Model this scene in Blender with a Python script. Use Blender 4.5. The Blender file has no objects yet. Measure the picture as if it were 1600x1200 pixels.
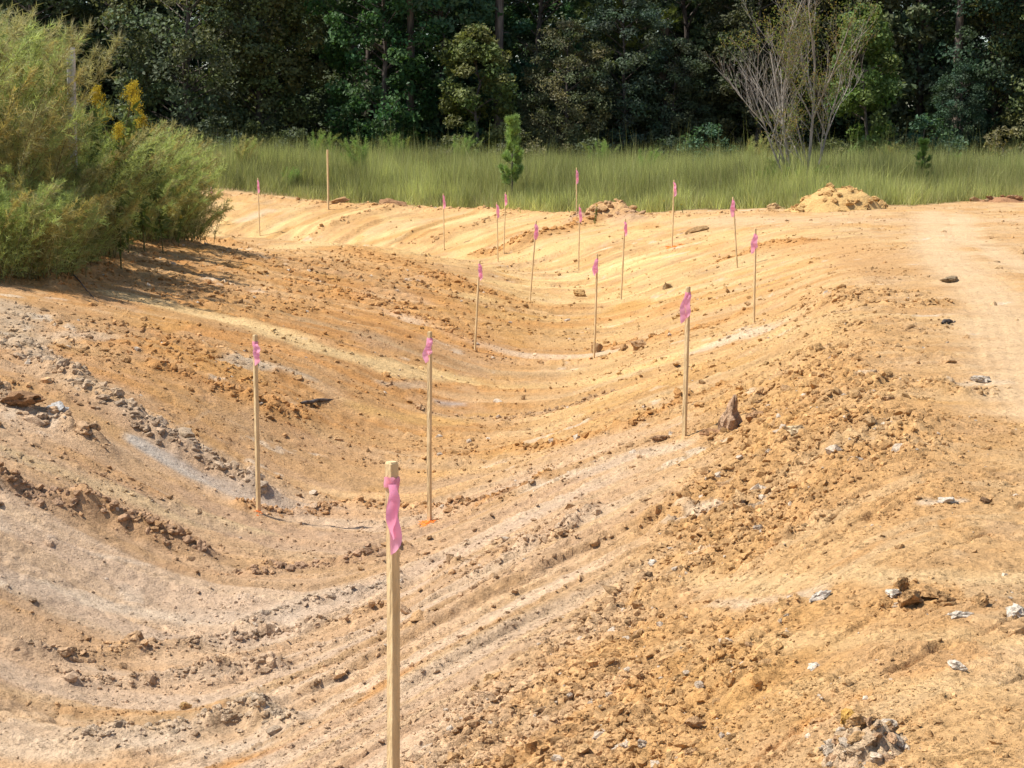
import bpy, math, random
import numpy as np
from mathutils import Vector

# ------------------------------------------------------------------ camera, sky, sun, exposure
scn = bpy.context.scene
COL = scn.collection
R = math.radians
EYE = 1.6
FPX = 2800.0
PITCH = math.atan(390.0 / FPX)

cam_d = bpy.data.cameras.new("camera")
cam = bpy.data.objects.new("camera", cam_d)
COL.objects.link(cam)
cam.location = (0, 0, EYE)
cam.rotation_euler = (math.pi / 2 - PITCH, 0, 0)
cam_d.sensor_width = 36
cam_d.lens = 36 * FPX / 1600
cam_d.clip_start = 0.1
cam_d.clip_end = 3000
scn.camera = cam

SUN_EL = R(60)
SUN_AZ = R(181)          # angle in the XY plane, counter-clockwise from +X
sun_dir = Vector((math.cos(SUN_EL) * math.cos(SUN_AZ), math.cos(SUN_EL) * math.sin(SUN_AZ), math.sin(SUN_EL)))
world = bpy.data.worlds.new("World")
scn.world = world
world.use_nodes = True
wn = world.node_tree
wn.nodes.clear()
sky = wn.nodes.new("ShaderNodeTexSky")
sky.sky_type = 'NISHITA'
sky.sun_disc = False
sky.sun_elevation = SUN_EL
sky.sun_rotation = math.pi / 2 - SUN_AZ
bg = wn.nodes.new("ShaderNodeBackground")
bg.inputs["Strength"].default_value = 0.10
wo = wn.nodes.new("ShaderNodeOutputWorld")
wn.links.new(sky.outputs[0], bg.inputs[0])
wn.links.new(bg.outputs[0], wo.inputs[0])

sd = bpy.data.lights.new("sun", 'SUN')
sd.energy = 4.2
sd.angle = R(0.53)
sd.color = (1.0, 0.95, 0.86)
so = bpy.data.objects.new("sun", sd)
COL.objects.link(so)
so.rotation_euler = sun_dir.to_track_quat('Z', 'Y').to_euler()
so.location = (-30, 10, 40)

scn.view_settings.view_transform = 'Standard'
scn.view_settings.look = 'None'
scn.view_settings.exposure = 0.74
scn.view_settings.gamma = 1.0
scn.view_settings.use_curve_mapping = False

rng = np.random.default_rng(7)
random.seed(7)

# ------------------------------------------------------------------ numpy noise
def _h(ix, iy, seed):
    ix = ix.astype(np.int64).astype(np.uint32)
    iy = iy.astype(np.int64).astype(np.uint32)
    h = ix * np.uint32(374761393) + iy * np.uint32(668265263) + np.uint32((seed * 974711 + 12345) & 0xffffffff)
    h = (h ^ (h >> np.uint32(13))) * np.uint32(1274126177)
    h = h ^ (h >> np.uint32(16))
    h = h * np.uint32(2246822519)
    h = h ^ (h >> np.uint32(15))
    return h.astype(np.float64) / 4294967296.0

def vnoise(x, y, seed=0):
    x0 = np.floor(x); y0 = np.floor(y)
    fx = x - x0; fy = y - y0
    fx = fx * fx * (3 - 2 * fx); fy = fy * fy * (3 - 2 * fy)
    a = _h(x0, y0, seed); b = _h(x0 + 1, y0, seed)
    c = _h(x0, y0 + 1, seed); d = _h(x0 + 1, y0 + 1, seed)
    return (a + (b - a) * fx) * (1 - fy) + (c + (d - c) * fx) * fy

def fbm(x, y, seed=0, octv=4, gain=0.5):
    s = 0; a = 1; t = 0
    for i in range(octv):
        s = s + a * vnoise(x * 2 ** i + i * 17.3, y * 2 ** i - i * 9.1, seed + i * 31)
        t += a; a *= gain
    return s / t

def worley(x, y, seed=0):
    x0 = np.floor(x); y0 = np.floor(y)
    f1 = np.full(x.shape, 9.0); cid = np.zeros(x.shape)
    for dx in (-1, 0, 1):
        for dy in (-1, 0, 1):
            cx = x0 + dx; cy = y0 + dy
            px = cx + _h(cx, cy, seed); py = cy + _h(cx, cy, seed + 77)
            d = np.hypot(px - x, py - y)
            m = d < f1
            f1 = np.where(m, d, f1)
            cid = np.where(m, _h(cx, cy, seed + 191), cid)
    return f1, cid

def sstep(a, b, x):
    t = np.clip((x - a) / (b - a), 0, 1)
    return t * t * (3 - 2 * t)

# ------------------------------------------------------------------ ditch path and terrain
PATH_K = np.array([(-3.2, -20), (-2.9, -5), (-2.45, 4), (-1.95, 7.5), (-1.55, 10), (-1.18, 12.6), (-0.5, 16.5), (0.27, 20.8),
                   (0.85, 25), (1.04, 28.5), (0.95, 32.5), (0.3, 36.5), (-1.3, 40), (-3.9, 42.6), (-7, 44.3), (-12, 46), (-22, 48), (-60, 52)], float)
def catmull(P, n=8):
    out = []
    for i in range(len(P) - 1):
        p0 = P[max(i - 1, 0)]; p1 = P[i]; p2 = P[i + 1]; p3 = P[min(i + 2, len(P) - 1)]
        for k in range(n):
            t = k / n
            out.append(0.5 * ((2 * p1) + (-p0 + p2) * t + (2 * p0 - 5 * p1 + 4 * p2 - p3) * t * t + (-p0 + 3 * p1 - 3 * p2 + p3) * t ** 3))
    out.append(P[-1])
    return np.array(out)
PATH = catmull(PATH_K, 5)
PSEG = np.diff(PATH, axis=0)
PLEN = np.hypot(PSEG[:, 0], PSEG[:, 1])
PACC = np.concatenate([[0], np.cumsum(PLEN)])

def path_st(X, Y):
    """signed distance (right of travel positive) and arc length along the ditch"""
    S = np.empty(X.shape); T = np.empty(X.shape)
    best = np.full(X.shape, 1e9)
    for i in range(len(PSEG)):
        ax, ay = PATH[i]; dx, dy = PSEG[i]; L = PLEN[i]
        rx = X - ax; ry = Y - ay
        t = np.clip((rx * dx + ry * dy) / (L * L), 0, 1)
        ex = rx - t * dx; ey = ry - t * dy
        d = ex * ex + ey * ey
        m = d < best
        best = np.where(m, d, best)
        sg = np.sign(rx * dy - ry * dx)
        S = np.where(m, np.sqrt(d) * np.where(sg == 0, 1, sg), S)
        T = np.where(m, PACC[i] + t * L, T)
    return S, T

def zprofile(X, Y, S, T):
    zr = np.interp(S, [-0.4, 0.0, 0.6, 1.2, 2.5, 3.4, 4.2, 5.2, 7.0, 40], [-1.06, -1.08, -1.05, -0.92, -0.54, -0.24, -0.08, -0.01, 0.0, 0.0])
    A = np.interp(-S, [0, 0.6, 1.2, 2.4, 4.5, 6.5, 12, 60], [-1.08, -1.04, -0.85, -0.36, 0.06, 0.2, 0.3, 0.3])
    B = np.interp(-S, [0, 0.6, 1.5, 4.2, 7.2, 12, 60], [-1.08, -1.04, -0.9, -0.36, 0.18, 0.3, 0.3])
    C = np.interp(-S, [0, 0.6, 1.5, 4.2, 7.5, 60], [-1.08, -1.04, -0.92, -0.62, -0.55, -0.5])
    a = sstep(13, 25, Y); b = sstep(26.5, 33, Y + 0.35 * np.minimum(X + 4, 0) )
    zl = (A * (1 - a) + B * a) * (1 - b) + C * b
    return np.where(S >= 0, zr, zl)

def zbase(X, Y):
    S, T = path_st(X, Y)
    z = np.zeros(X.shape)
    # light blur of the piecewise profile
    for o in (-0.35, 0, 0.35):
        z = z + zprofile(X, Y, S + o, T) / 3
    low = np.interp(X, [-14, -8, -4.5, 2.5, 4.5, 7.5], [0.0, 0.06, 0.27, 0.29, 0.18, 0.0])
    z = z - low * sstep(31, 38, Y) * sstep(1.6, 4.2, S)
    z = z - 0.13 * sstep(1.9, 0.3, np.abs(S))
    z = z + 0.13 * np.exp(-((S - 3.5) / 0.62) ** 2) * sstep(27, 19, Y)
    rise = sstep(46, 61, Y) * sstep(4.0, 7.0, S)
    return z + rise * np.interp(X, [-20, -3, 4, 12], [0.22, 0.42, 0.15, -0.12]), S, T

FWD = np.array([0, math.cos(PITCH), -math.sin(PITCH)])
UPV = np.array([0, math.sin(PITCH), math.cos(PITCH)])
def ray(px, py):
    return FWD + UPV * (600 - py) / FPX + np.array([1.0, 0, 0]) * (px - 800) / FPX
def ground_at(px, py):
    d = ray(px, py)
    k = np.concatenate([np.arange(3.5, 20, 0.02), np.arange(20, 90, 0.04)]) / d[1]
    X = d[0] * k; Y = d[1] * k; Z = EYE + d[2] * k
    zb = zbase(X, Y)[0]
    hit = np.nonzero(Z <= zb)[0]
    i = hit[0] if len(hit) else len(k) - 1
    return float(X[i]), float(Y[i])
def ztop(py, Y):
    d = ray(800, py)
    return EYE + d[2] * Y / d[1]
def xat(px, Y, py=330):
    d = ray(px, py)
    return d[0] * Y / d[1]

def stroke(pts):
    return np.array([ground_at(*p) for p in pts])
def dist_poly(X, Y, P, pad=1.5):
    """distance to a polyline and length along it; 1e3 beyond its padded box"""
    D = np.full(X.shape, 1e3); A = np.zeros(X.shape)
    lo = P.min(0) - pad; hi = P.max(0) + pad
    mk = (X > lo[0]) & (X < hi[0]) & (Y > lo[1]) & (Y < hi[1])
    if not mk.any(): return D, A
    X = X[mk]; Y = Y[mk]
    best = np.full(X.shape, 1e3); along = np.zeros(X.shape); acc = 0
    for i in range(len(P) - 1):
        ax, ay = P[i]; dx, dy = P[i + 1] - P[i]; L = max(math.hypot(dx, dy), 1e-6)
        t = np.clip(((X - ax) * dx + (Y - ay) * dy) / (L * L), 0, 1)
        d = np.hypot(X - ax - t * dx, Y - ay - t * dy)
        m = d < best
        best = np.where(m, d, best); along = np.where(m, acc + t * L, along)
        acc += L
    D[mk] = best; A[mk] = along
    return D, A
def in_poly(X, Y, P):
    c = np.zeros(X.shape, bool)
    j = len(P) - 1
    for i in range(len(P)):
        xi, yi = P[i]; xj, yj = P[j]
        with np.errstate(divide='ignore', invalid='ignore'):
            m = ((yi > Y) != (yj > Y)) & (X < (xj - xi) * (Y - yi) / (yj - yi + 1e-12) + xi)
        c ^= m
        j = i
    return c

# windrows of clods left by the dozer blade: points, width m, height m, colour, clod count, clod size
ORANGE = (0.47, 0.235, 0.08); OCHRE = (0.53, 0.325, 0.15); YELLOW = (0.62, 0.42, 0.19); TAN = (0.48, 0.315, 0.185)
PINK = (0.50, 0.325, 0.19); GREY = (0.46, 0.36, 0.255); PALE = (0.59, 0.47, 0.345); BROWN = (0.41, 0.265, 0.175); WHITE = (0.64, 0.54, 0.42)
WIND = [
    ("grey", [(40, 550), (130, 612), (250, 682), (330, 722), (400, 765)], 0.16, 0.07, GREY, 260, 0.055),
    ("lump", [(-20, 615), (40, 645), (95, 665), (150, 695)], 0.12, 0.07, TAN, 60, 0.07),
    ("brown", [(-20, 762), (80, 798), (150, 815), (220, 845), (310, 875)], 0.11, 0.085, BROWN, 150, 0.05),
    ("brownmid", [(395, 907), (480, 897), (560, 886), (625, 872)], 0.07, 0.05, BROWN, 120, 0.035),
    ("greylow", [(380, 970), (470, 945), (540, 930), (615, 910)], 0.07, 0.025, GREY, 120, 0.028),
    ("lowa", [(30, 1020), (90, 1030), (150, 1032), (250, 1018), (330, 1010), (420, 998), (520, 980), (610, 955)], 0.07, 0.03, TAN, 210, 0.03),
    ("lowb", [(110, 1068), (200, 1072), (270, 1066), (370, 1055), (430, 1050)], 0.06, 0.045, TAN, 110, 0.03),
    ("lowc", [(130, 1168), (240, 1152), (330, 1142), (390, 1120), (450, 1130)], 0.09, 0.04, GREY, 170, 0.032),
    ("bed", [(380, 790), (470, 797), (540, 788), (610, 786), (700, 792), (770, 775), (850, 748)], 0.07, 0.04, ORANGE, 260, 0.035),
    ("mid", [(250, 575), (330, 600), (420, 640), (470, 650)], 0.14, 0.03, ORANGE, 120, 0.045),
    ("tracka", [(690, 720), (800, 705), (900, 690), (980, 670), (1060, 630), (1130, 600)], 0.06, 0.025, ORANGE, 160, 0.032),
    ("trackb", [(640, 640), (760, 655), (860, 645), (960, 615)], 0.06, 0.015, TAN, 90, 0.03),
    ("far", [(750, 400), (790, 388), (840, 372), (890, 357), (930, 343)], 0.25, 0.12, ORANGE, 150, 0.10),
    ("crest", [(905, 345), (935, 337), (960, 332), (985, 345)], 0.30, 0.16, BROWN, 60, 0.11),
    ("slopea", [(560, 395), (640, 420), (740, 455), (860, 485)], 0.5, 0.03, ORANGE, 200, 0.06),
    ("slopeb", [(520, 455), (600, 480), (680, 505), (720, 530)], 0.35, 0.03, ORANGE, 180, 0.055),
    ("bankmid", [(930, 545), (1000, 540), (1080, 520), (1170, 490)], 0.12, 0.02, ORANGE, 90, 0.05),
    ("crestline", [(345, 308), (430, 313), (520, 322), (620, 327), (720, 330), (820, 334), (900, 337)], 0.22, 0.10, OCHRE, 190, 0.075),
    ("crestright", [(985, 339), (1060, 339), (1140, 335), (1230, 332)], 0.2, 0.05, OCHRE, 90, 0.06),
    ("flata", [(1270, 462), (1360, 462), (1430, 458)], 0.15, 0.03, OCHRE, 80, 0.05),
    ("flatb", [(1250, 480), (1340, 476), (1420, 480), (1490, 472)], 0.12, 0.035, OCHRE, 100, 0.05),
    ("flatc", [(1130, 410), (1200, 385), (1280, 378)], 0.2, 0.05, ORANGE, 80, 0.06),
    ("flatd", [(1360, 605), (1440, 600), (1500, 625), (1560, 615)], 0.12, 0.03, OCHRE, 90, 0.04),
    ("bushfoot", [(150, 345), (210, 360), (280, 372), (360, 385)], 0.3, 0.08, ORANGE, 160, 0.06),
    ("bushfoot2", [(0, 440), (80, 450), (150, 425), (180, 405)], 0.25, 0.07, ORANGE, 120, 0.05),
    ("banka", [(700, 880), (790, 870), (860, 850), (930, 800)], 0.05, 0.02, TAN, 110, 0.025),
    ("bankb", [(640, 1000), (700, 960), (760, 930), (850, 890)], 0.05, 0.015, TAN, 100, 0.02),
    ("farlow", [(480, 375), (540, 345), (600, 330)], 0.2, 0.05, OCHRE, 50, 0.07),
    ("farlow2", [(620, 385), (690, 372), (740, 352), (800, 335)], 0.2, 0.05, OCHRE, 50, 0.07),
]
WIND = [(n, stroke(p), w, h, c, k, s) for (n, p, w, h, c, k, s) in WIND]
# smooth, pale or coloured streaks: points, half-width, colour, strength
STREAK = [
    ([(200, 462), (300, 485), (400, 512), (500, 545), (600, 578), (700, 592)], 0.30, (0.60, 0.42, 0.21), 0.9),
    ([(575, 468), (640, 497), (720, 530), (800, 552), (900, 558), (980, 545)], 0.24, PALE, 0.75),
    ([(690, 590), (800, 607), (900, 600), (1000, 580), (1080, 545)], 0.30, YELLOW, 0.7),
    ([(640, 455), (760, 500), (870, 512), (960, 500), (1050, 480)], 0.28, ORANGE, 0.75),
    ([(430, 690), (330, 640), (250, 690), (380, 780)], 0.02, GREY, 0.3),
    ([(220, 690), (300, 738), (360, 762), (420, 780)], 0.14, (0.44, 0.38, 0.32), 0.9),
    ([(-20, 905), (80, 925), (180, 945), (300, 958), (420, 960), (520, 935)], 0.13, PALE, 0.75),
    ([(80, 845), (140, 868), (230, 890)], 0.035, WHITE, 0.9),
    ([(-20, 1170), (100, 1185), (260, 1170), (400, 1160)], 0.12, PALE, 0.6),
    ([(330, 1200), (450, 1165), (560, 1110), (620, 1050)], 0.10, ORANGE, 0.75),
    ([(100, 1115), (220, 1122), (340, 1112)], 0.05, ORANGE, 0.5),
    ([(250, 1095), (400, 1090), (520, 1070)], 0.10, PALE, 0.4),
    ([(840, 760), (920, 745), (1000, 715), (1060, 700)], 0.16, PALE, 0.7),
    ([(800, 860), (900, 800), (980, 760)], 0.16, PINK, 0.7),
    ([(1080, 905), (1200, 912), (1400, 905), (1620, 905)], 0.10, (0.58, 0.40, 0.21), 0.7),
    ([(1120, 945), (1200, 938), (1270, 935)], 0.07, PALE, 0.45),
    ([(1190, 525), (1300, 505), (1450, 500), (1600, 500)], 0.25, (0.58, 0.39, 0.19), 0.5),
    ([(1470, 610), (1530, 600), (1560, 598)], 0.10, WHITE, 0.7),
    ([(1450, 778), (1500, 776)], 0.05, WHITE, 0.45),
    ([(1100, 545), (1160, 520), (1200, 515)], 0.25, PALE, 0.6),
    ([(370, 565), (430, 575), (480, 590)], 0.18, GREY, 0.8),
    ([(600, 600), (660, 605)], 0.10, GREY, 0.5),
    ([(690, 630), (715, 632)], 0.12, (0.46, 0.38, 0.33), 0.8),
    ([(-20, 470), (30, 490), (20, 540)], 0.35, GREY, 0.7),
    ([(60, 525), (160, 520)], 0.2, PALE, 0.5),
    ([(400, 372), (500, 352), (560, 335), (620, 326)], 0.35, YELLOW, 0.9),
    ([(450, 388), (600, 372), (700, 350), (790, 332)], 0.40, (0.66, 0.46, 0.22), 0.8),
    ([(620, 400), (740, 380), (800, 362), (860, 342)], 0.35, YELLOW, 0.9),
    ([(700, 405), (830, 400), (900, 385), (1000, 362)], 0.3, YELLOW, 0.9),
    ([(760, 440), (860, 442), (960, 425), (1050, 400)], 0.3, (0.64, 0.44, 0.20), 0.9),
    ([(740, 465), (860, 475), (960, 462), (1060, 445)], 0.25, YELLOW, 0.9),
    ([(380, 345), (420, 328)], 0.25, PALE, 0.5),
    ([(420, 372), (480, 350), (540, 328)], 0.18, (0.46, 0.265, 0.10), 0.8),
    ([(560, 385), (650, 362), (720, 338), (760, 330)], 0.2, (0.47, 0.27, 0.10), 0.8),
    ([(660, 398), (760, 378), (830, 350), (870, 340)], 0.16, (0.47, 0.27, 0.10), 0.7),
    ([(760, 418), (900, 412), (1000, 385), (1060, 365)], 0.16, (0.50, 0.31, 0.13), 0.8),
    ([(770, 455), (880, 460), (1000, 440), (1080, 415)], 0.14, (0.52, 0.33, 0.14), 0.8),
    ([(750, 485), (870, 497), (980, 482), (1080, 462)], 0.25, (0.47, 0.26, 0.085), 0.85),
    ([(1050, 1010), (1250, 1005), (1420, 1000), (1620, 1005)], 0.09, (0.57, 0.38, 0.19), 0.6),
    ([(1250, 1085), (1400, 1075), (1620, 1085)], 0.10, (0.57, 0.38, 0.19), 0.6),
    ([(1100, 345), (1250, 345), (1400, 345), (1600, 345)], 0.8, (0.58, 0.40, 0.235), 0.6),
    ([(1200, 385), (1300, 385), (1360, 400), (1400, 430)], 0.6, (0.49, 0.285, 0.125), 0.7),
    ([(600, 690), (720, 690), (850, 680), (950, 650)], 0.22, (0.47, 0.255, 0.10), 0.6),
    ([(430, 640), (560, 690), (640, 700)], 0.2, (0.48, 0.29, 0.13), 0.7),
    ([(560, 640), (640, 660), (760, 650)], 0.25, (0.53, 0.32, 0.12), 0.7),
    ([(640, 760), (740, 745), (860, 715), (960, 680)], 0.12, (0.50, 0.33, 0.20), 0.6),
    ([(-20, 700), (100, 740), (260, 800), (400, 830)], 0.16, (0.55, 0.40, 0.23), 0.8),
    ([(-20, 830), (100, 855), (200, 880), (330, 905), (480, 915)], 0.06, (0.50, 0.30, 0.16), 0.6),
]
STREAK = [(stroke(p), w, np.array(c), k) for (p, w, c, k) in STREAK]
# rough crumbly zones
ROUGH = [
    ([(600, 1240), (740, 1080), (880, 970), (990, 880), (1010, 815), (1090, 740), (1100, 690), (1150, 640), (1290, 545), (1400, 600), (1445, 650), (1430, 705), (1310, 740), (1280, 820), (1180, 890), (1060, 905), (1140, 960), (1260, 950), (1220, 1060), (1130, 1110), (1080, 1240)], 1.0),
    ([(1000, 880), (1060, 800), (1150, 735), (1230, 740), (1260, 800), (1180, 870), (1060, 900)], 1.0),
    ([(1280, 960), (1440, 905), (1480, 940), (1420, 965)], 0.8),
    ([(160, 352), (400, 385), (600, 405), (760, 455), (900, 500), (890, 525), (700, 510), (560, 485), (400, 505), (260, 470), (150, 420)], 0.75),
    ([(0, 480), (200, 500), (480, 590), (520, 640), (420, 660), (250, 600), (60, 545), (0, 560)], 0.5),
    ([(1000, 700), (1130, 600), (1270, 540), (1300, 470), (1420, 470), (1450, 560), (1290, 560), (1130, 660)], 0.4),
]
ROUGH = [(stroke(p), k) for (p, k) in ROUGH]
TYRE = stroke([(1460, 330), (1462, 370), (1490, 415), (1545, 455), (1575, 500), (1590, 550), (1625, 640)])
TYRE2 = stroke([(1500, 335), (1512, 375), (1570, 400), (1640, 430)])

def band_st(S, T, X, Y):
    w = 0.35 * (fbm(X * 0.5, Y * 0.5, 91, 3) - 0.5)
    back = 1.15 * np.clip(S - 0.2, 0, 4.5) * sstep(19, 11, Y)
    return T + 0.6 * w - back + 0.05 * S * np.sin(T * 0.4)

def surface(X, Y, colours=False):
    """full ground height; optionally soil colour and roughness"""
    Z, S, T = zbase(X, Y)
    soil = sstep(5.5, 4.6, np.where(Y > 37, S, 0)) # 1 in the dug area
    near = sstep(75, 55, Y)
    tt = band_st(S, T, X, Y)
    dug = sstep(5.5, 3.6, -S) * sstep(np.where(Y > 26, 5.5, 4.3), np.where(Y > 26, 3.6, 3.0), S)
    rough = np.zeros(X.shape)
    wob = 0.5 * (fbm(X * 1.3, Y * 1.3, 5, 3) - 0.5)
    for P, k in ROUGH:
        d, _ = dist_poly(X, Y, np.vstack([P, P[:1]]), 1.0)
        sg = np.where(in_poly(X, Y, P), d, -d)
        rough = np.maximum(rough, k * sstep(-0.25, 0.22, sg + wob))
    smooth = np.zeros(X.shape)
    for P, w, c, k in STREAK:
        d, _ = dist_poly(X, Y, P)
        smooth = np.maximum(smooth, k * sstep(w * 1.4, w * 0.5, d + 0.25 * w * wob))
    wr = np.zeros(X.shape); wz = np.zeros(X.shape)
    for n, P, w, h, c, k, s in WIND:
        d, al = dist_poly(X, Y, P)
        prof = np.exp(-(d / w) ** 2) * (0.35 + 1.0 * vnoise(al * 3.0, al * 0 + 3, 13))
        wr = np.maximum(wr, prof)
        wz = np.maximum(wz, h * prof)
    rough = np.maximum(rough * (1 - 0.7 * smooth), np.minimum(wr, 1))
    # broad unevenness and blade / track ridges running across the ditch
    Z = Z + 0.07 * (fbm(X * 0.55, Y * 0.55, 3, 3) - 0.5)
    b1 = vnoise(tt * 1.6, S * 0.22, 21); b2 = vnoise(tt * 4.6, S * 0.35 + 9, 22); b3 = vnoise(tt * 12, S * 0.6, 23)
    bam = (0.25 + 0.9 * sstep(0.38, 0.62, fbm(X * 0.45, Y * 0.45, 27, 2))) * (1 - 0.55 * sstep(1.5, 2.8, S))
    Z = Z + dug * (0.06 * (b1 - 0.5) + bam * (0.055 * (b2 - 0.5) + 0.024 * (b3 - 0.5))) + (1 - dug) * (0.03 * (vnoise(Y * 3 + wob, X * 0.3, 24) - 0.5) + 0.008 * (vnoise(Y * 9 + wob, X * 0.7, 26) - 0.5))
    Z = Z + wz
    ter = np.zeros(X.shape)
    farm = 1 + 1.3 * sstep(24, 34, Y)
    for k_, sd_, am_ in ((1.9, 501, 0.060), (4.7, 511, 0.030)):
        q = tt * k_ / np.sqrt(farm) + 0.35 * (fbm(S * 0.8, tt * 1.2, sd_ + 3, 3) - 0.5)
        i_ = np.floor(q); f_ = q - i_
        h_ = _h(i_, i_ * 0, sd_)
        m_ = h_ ** 1.2 * sstep(0.2, 0.5, vnoise(S * 0.6 + h_ * 20, i_ * 3.7, sd_ + 1)) * dug * (1 - 0.45 * sstep(2.4, 3.4, S))
        Z = Z + am_ * farm * m_ * np.minimum(f_ / 0.16, 1) * (1 - f_) ** 3
        if k_ < 9: ter = np.maximum(ter, m_ * sstep(0.22, 0.0, f_))
    q = Y * 1.5 + 0.5 * (fbm(X * 0.7, Y * 1.5, 531, 3) - 0.5); i_ = np.floor(q); f_ = q - i_; h_ = _h(i_, i_ * 0, 533)
    m_ = h_ ** 1.5 * sstep(0.35, 0.6, vnoise(X * 0.6 + h_ * 20, i_ * 3.7, 535)) * sstep(3.2, 4.4, S) * sstep(42, 36, Y)
    Z = Z + 0.035 * m_ * np.minimum(f_ / 0.16, 1) * (1 - f_) ** 3
    ter = np.maximum(ter, m_ * sstep(0.18, 0.0, f_))
    rough = np.maximum(rough, 0.75 * ter)
    trk = np.maximum(sstep(0.55, 0.3, dist_poly(X, Y, TYRE)[0]), sstep(0.45, 0.25, dist_poly(X, Y, TYRE2)[0]))
    rough = rough * (1 - trk); smooth = np.maximum(smooth, trk)
    # clods
    wx = X + 0.05 * (fbm(X * 7, Y * 7, 81, 3) - 0.5); wy = Y + 0.05 * (fbm(X * 7 + 40, Y * 7, 83, 3) - 0.5)
    f1, c1 = worley(wx * 5.0, wy * 5.0, 41)
    f2, c2 = worley(wx * 11, wy * 11, 43)
    f3, c3 = worley(wx * 24, wy * 24, 47)
    patch = sstep(0.44, 0.66, np.where(dug > 0.5, fbm(S * 0.5, tt * 2.2, 61, 4), fbm(X * 0.9, Y * 0.9, 61, 4))) * (1 - 0.8 * smooth) * (1 - 0.35 * dug)
    strip = sstep(0.55, 0.75, vnoise(tt * 3.1, S * 0.4, 63)) * dug
    lod = sstep(46, 16, Y)
    rr = np.clip(rough + 0.14 * (1 - trk) + 0.42 * np.maximum(patch, strip) * (1 - 0.6 * smooth), 0, 1.15)
    clump = 0.4 + 1.0 * fbm(X * 1.7, Y * 1.7, 65, 3)
    dome = lambda f, c: np.sqrt(np.clip(1 - (f * (1.25 + 2.2 * (1 - c))) ** 2, 0, 1)) * (0.35 + 0.65 * c)
    rel = rough * 0.04 * dome(f1, c1) * (c1 > 0.55) + sstep(34, 14, Y) * rr * 0.030 * dome(f2, c2) * (c2 > 0.45) + sstep(15, 7, Y) * rr * 0.016 * dome(f3, c3) * (c3 > 0.35)
    Z = Z + near * rel * clump
    hb = fbm(X * 5, Y * 5, 71, 3, 0.5) + 0.2
    Z = Z + near * ((0.02 - 0.012 * dug) + 0.03 * rr) * (hb - 0.7)
    # shallow crack-like scarps
    rid = np.abs(fbm(tt * 3.2, S * 1.3, 75, 4) - 0.5)
    Z = Z - near * 0.03 * sstep(0.035, 0.0, rid) * np.clip(0.3 + patch, 0, 1) * (1 - 0.7 * smooth)
    # wheel tracks
    for P, wd in ((TYRE, 0.28), (TYRE2, 0.22)):
        d, al = dist_poly(X, Y, P)
        m = sstep(wd * 1.5, wd, d)
        Z = Z - 0.010 * m + 0.003 * m * np.sin(d * 60)
    if not colours:
        return Z
    # ------------- soil colour
    def arr(c): return np.array(c)
    n1 = fbm(X * 0.7, Y * 0.7, 101, 4); n2 = fbm(X * 2.3, Y * 2.3, 103, 4); n3 = fbm(tt * 1.9, S * 0.35, 105, 4)
    n4 = vnoise(tt * 6.5, S * 0.5, 107)
    C = np.ones(X.shape + (3,)) * arr(OCHRE)
    def mix(C, col, f):
        f = np.clip(f, 0, 1)[..., None]
        return C * (1 - f) + arr(col) * f
    road = sstep(3.6, 5.0, S)
    C = mix(C, (0.56, 0.37, 0.19), road * sstep(14, 24, Y) * 0.8)
    C = mix(C, (0.55, 0.35, 0.17), road * sstep(13, 8, Y) * 0.6)
    nl = sstep(2.9, 1.4, S + 0.8 * (n1 - 0.5)) * sstep(16.5, 11.5, Y + 2 * (n2 - 0.5))
    C = mix(C, PINK, 1.0 * nl)
    C = mix(C, GREY, 0.5 * nl * sstep(0.52, 0.72, n3))
    C = mix(C, PALE, 0.45 * nl * sstep(0.5, 0.3, n3) * sstep(11.5, 8, Y))
    ml = sstep(1.2, -0.8, S + 1.5 * (n1 - 0.5)) * sstep(12.5, 15.5, Y) * sstep(33, 28, Y)
    C = mix(C, (0.45, 0.225, 0.08), 0.95 * ml)
    C = mix(C, TAN, 0.6 * ml * sstep(0.5, 0.66, n1))
    mid = dug * sstep(13, 16, Y) * (1 - ml)
    C = mix(C, (0.56, 0.36, 0.16), 0.6 * mid)
    far = dug * sstep(22, 27, Y) * sstep(-2.4, -0.6, S + np.where(Y > 36, 3, 0))
    C = mix(C, YELLOW, 0.75 * far)
    C = mix(C, ORANGE, 0.6 * dug * sstep(0.60, 0.74, n3))
    C = mix(C, TAN, 0.45 * sstep(0.55, 0.72, n2))
    C = mix(C, (0.50, 0.27, 0.085), 0.5 * sstep(0.56, 0.70, fbm(X * 1.1, Y * 1.1, 111, 4)) * (1 - nl * 0.6))
    m1 = fbm(X * 1.6, Y * 1.6, 151, 4) - 0.1 * nl; m2 = np.where(dug > 0.4, fbm(S * 0.7, tt * 5, 153, 4), fbm(X * 4.2, Y * 4.2, 153, 4)); m3 = np.where(dug > 0.4, fbm(S * 0.5, tt * 3.3, 155, 4), fbm(X * 3.0, Y * 5.0, 155, 4))
    C = mix(C, (0.47, 0.26, 0.105), 0.5 * sstep(0.50, 0.66, m1) * (1 - 0.7 * nl))
    C = mix(C, (0.44, 0.27, 0.13), 0.55 * sstep(0.54, 0.68, m2))
    C = mix(C, (0.60, 0.44, 0.26), 0.3 * sstep(0.56, 0.70, m3))
    for P, w, c, k in STREAK:
        d, _ = dist_poly(X, Y, P)
        f = k * sstep(w * 1.35, w * 0.35, d + w * 1.1 * (n2 - 0.5))
        C = mix(C, c, f * (0.75 + 0.45 * n4))
    for n, P, w, h, c, k, s in WIND:
        d, al = dist_poly(X, Y, P)
        C = mix(C, c, 0.8 * np.exp(-(d / (w * 1.3)) ** 2))
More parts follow.
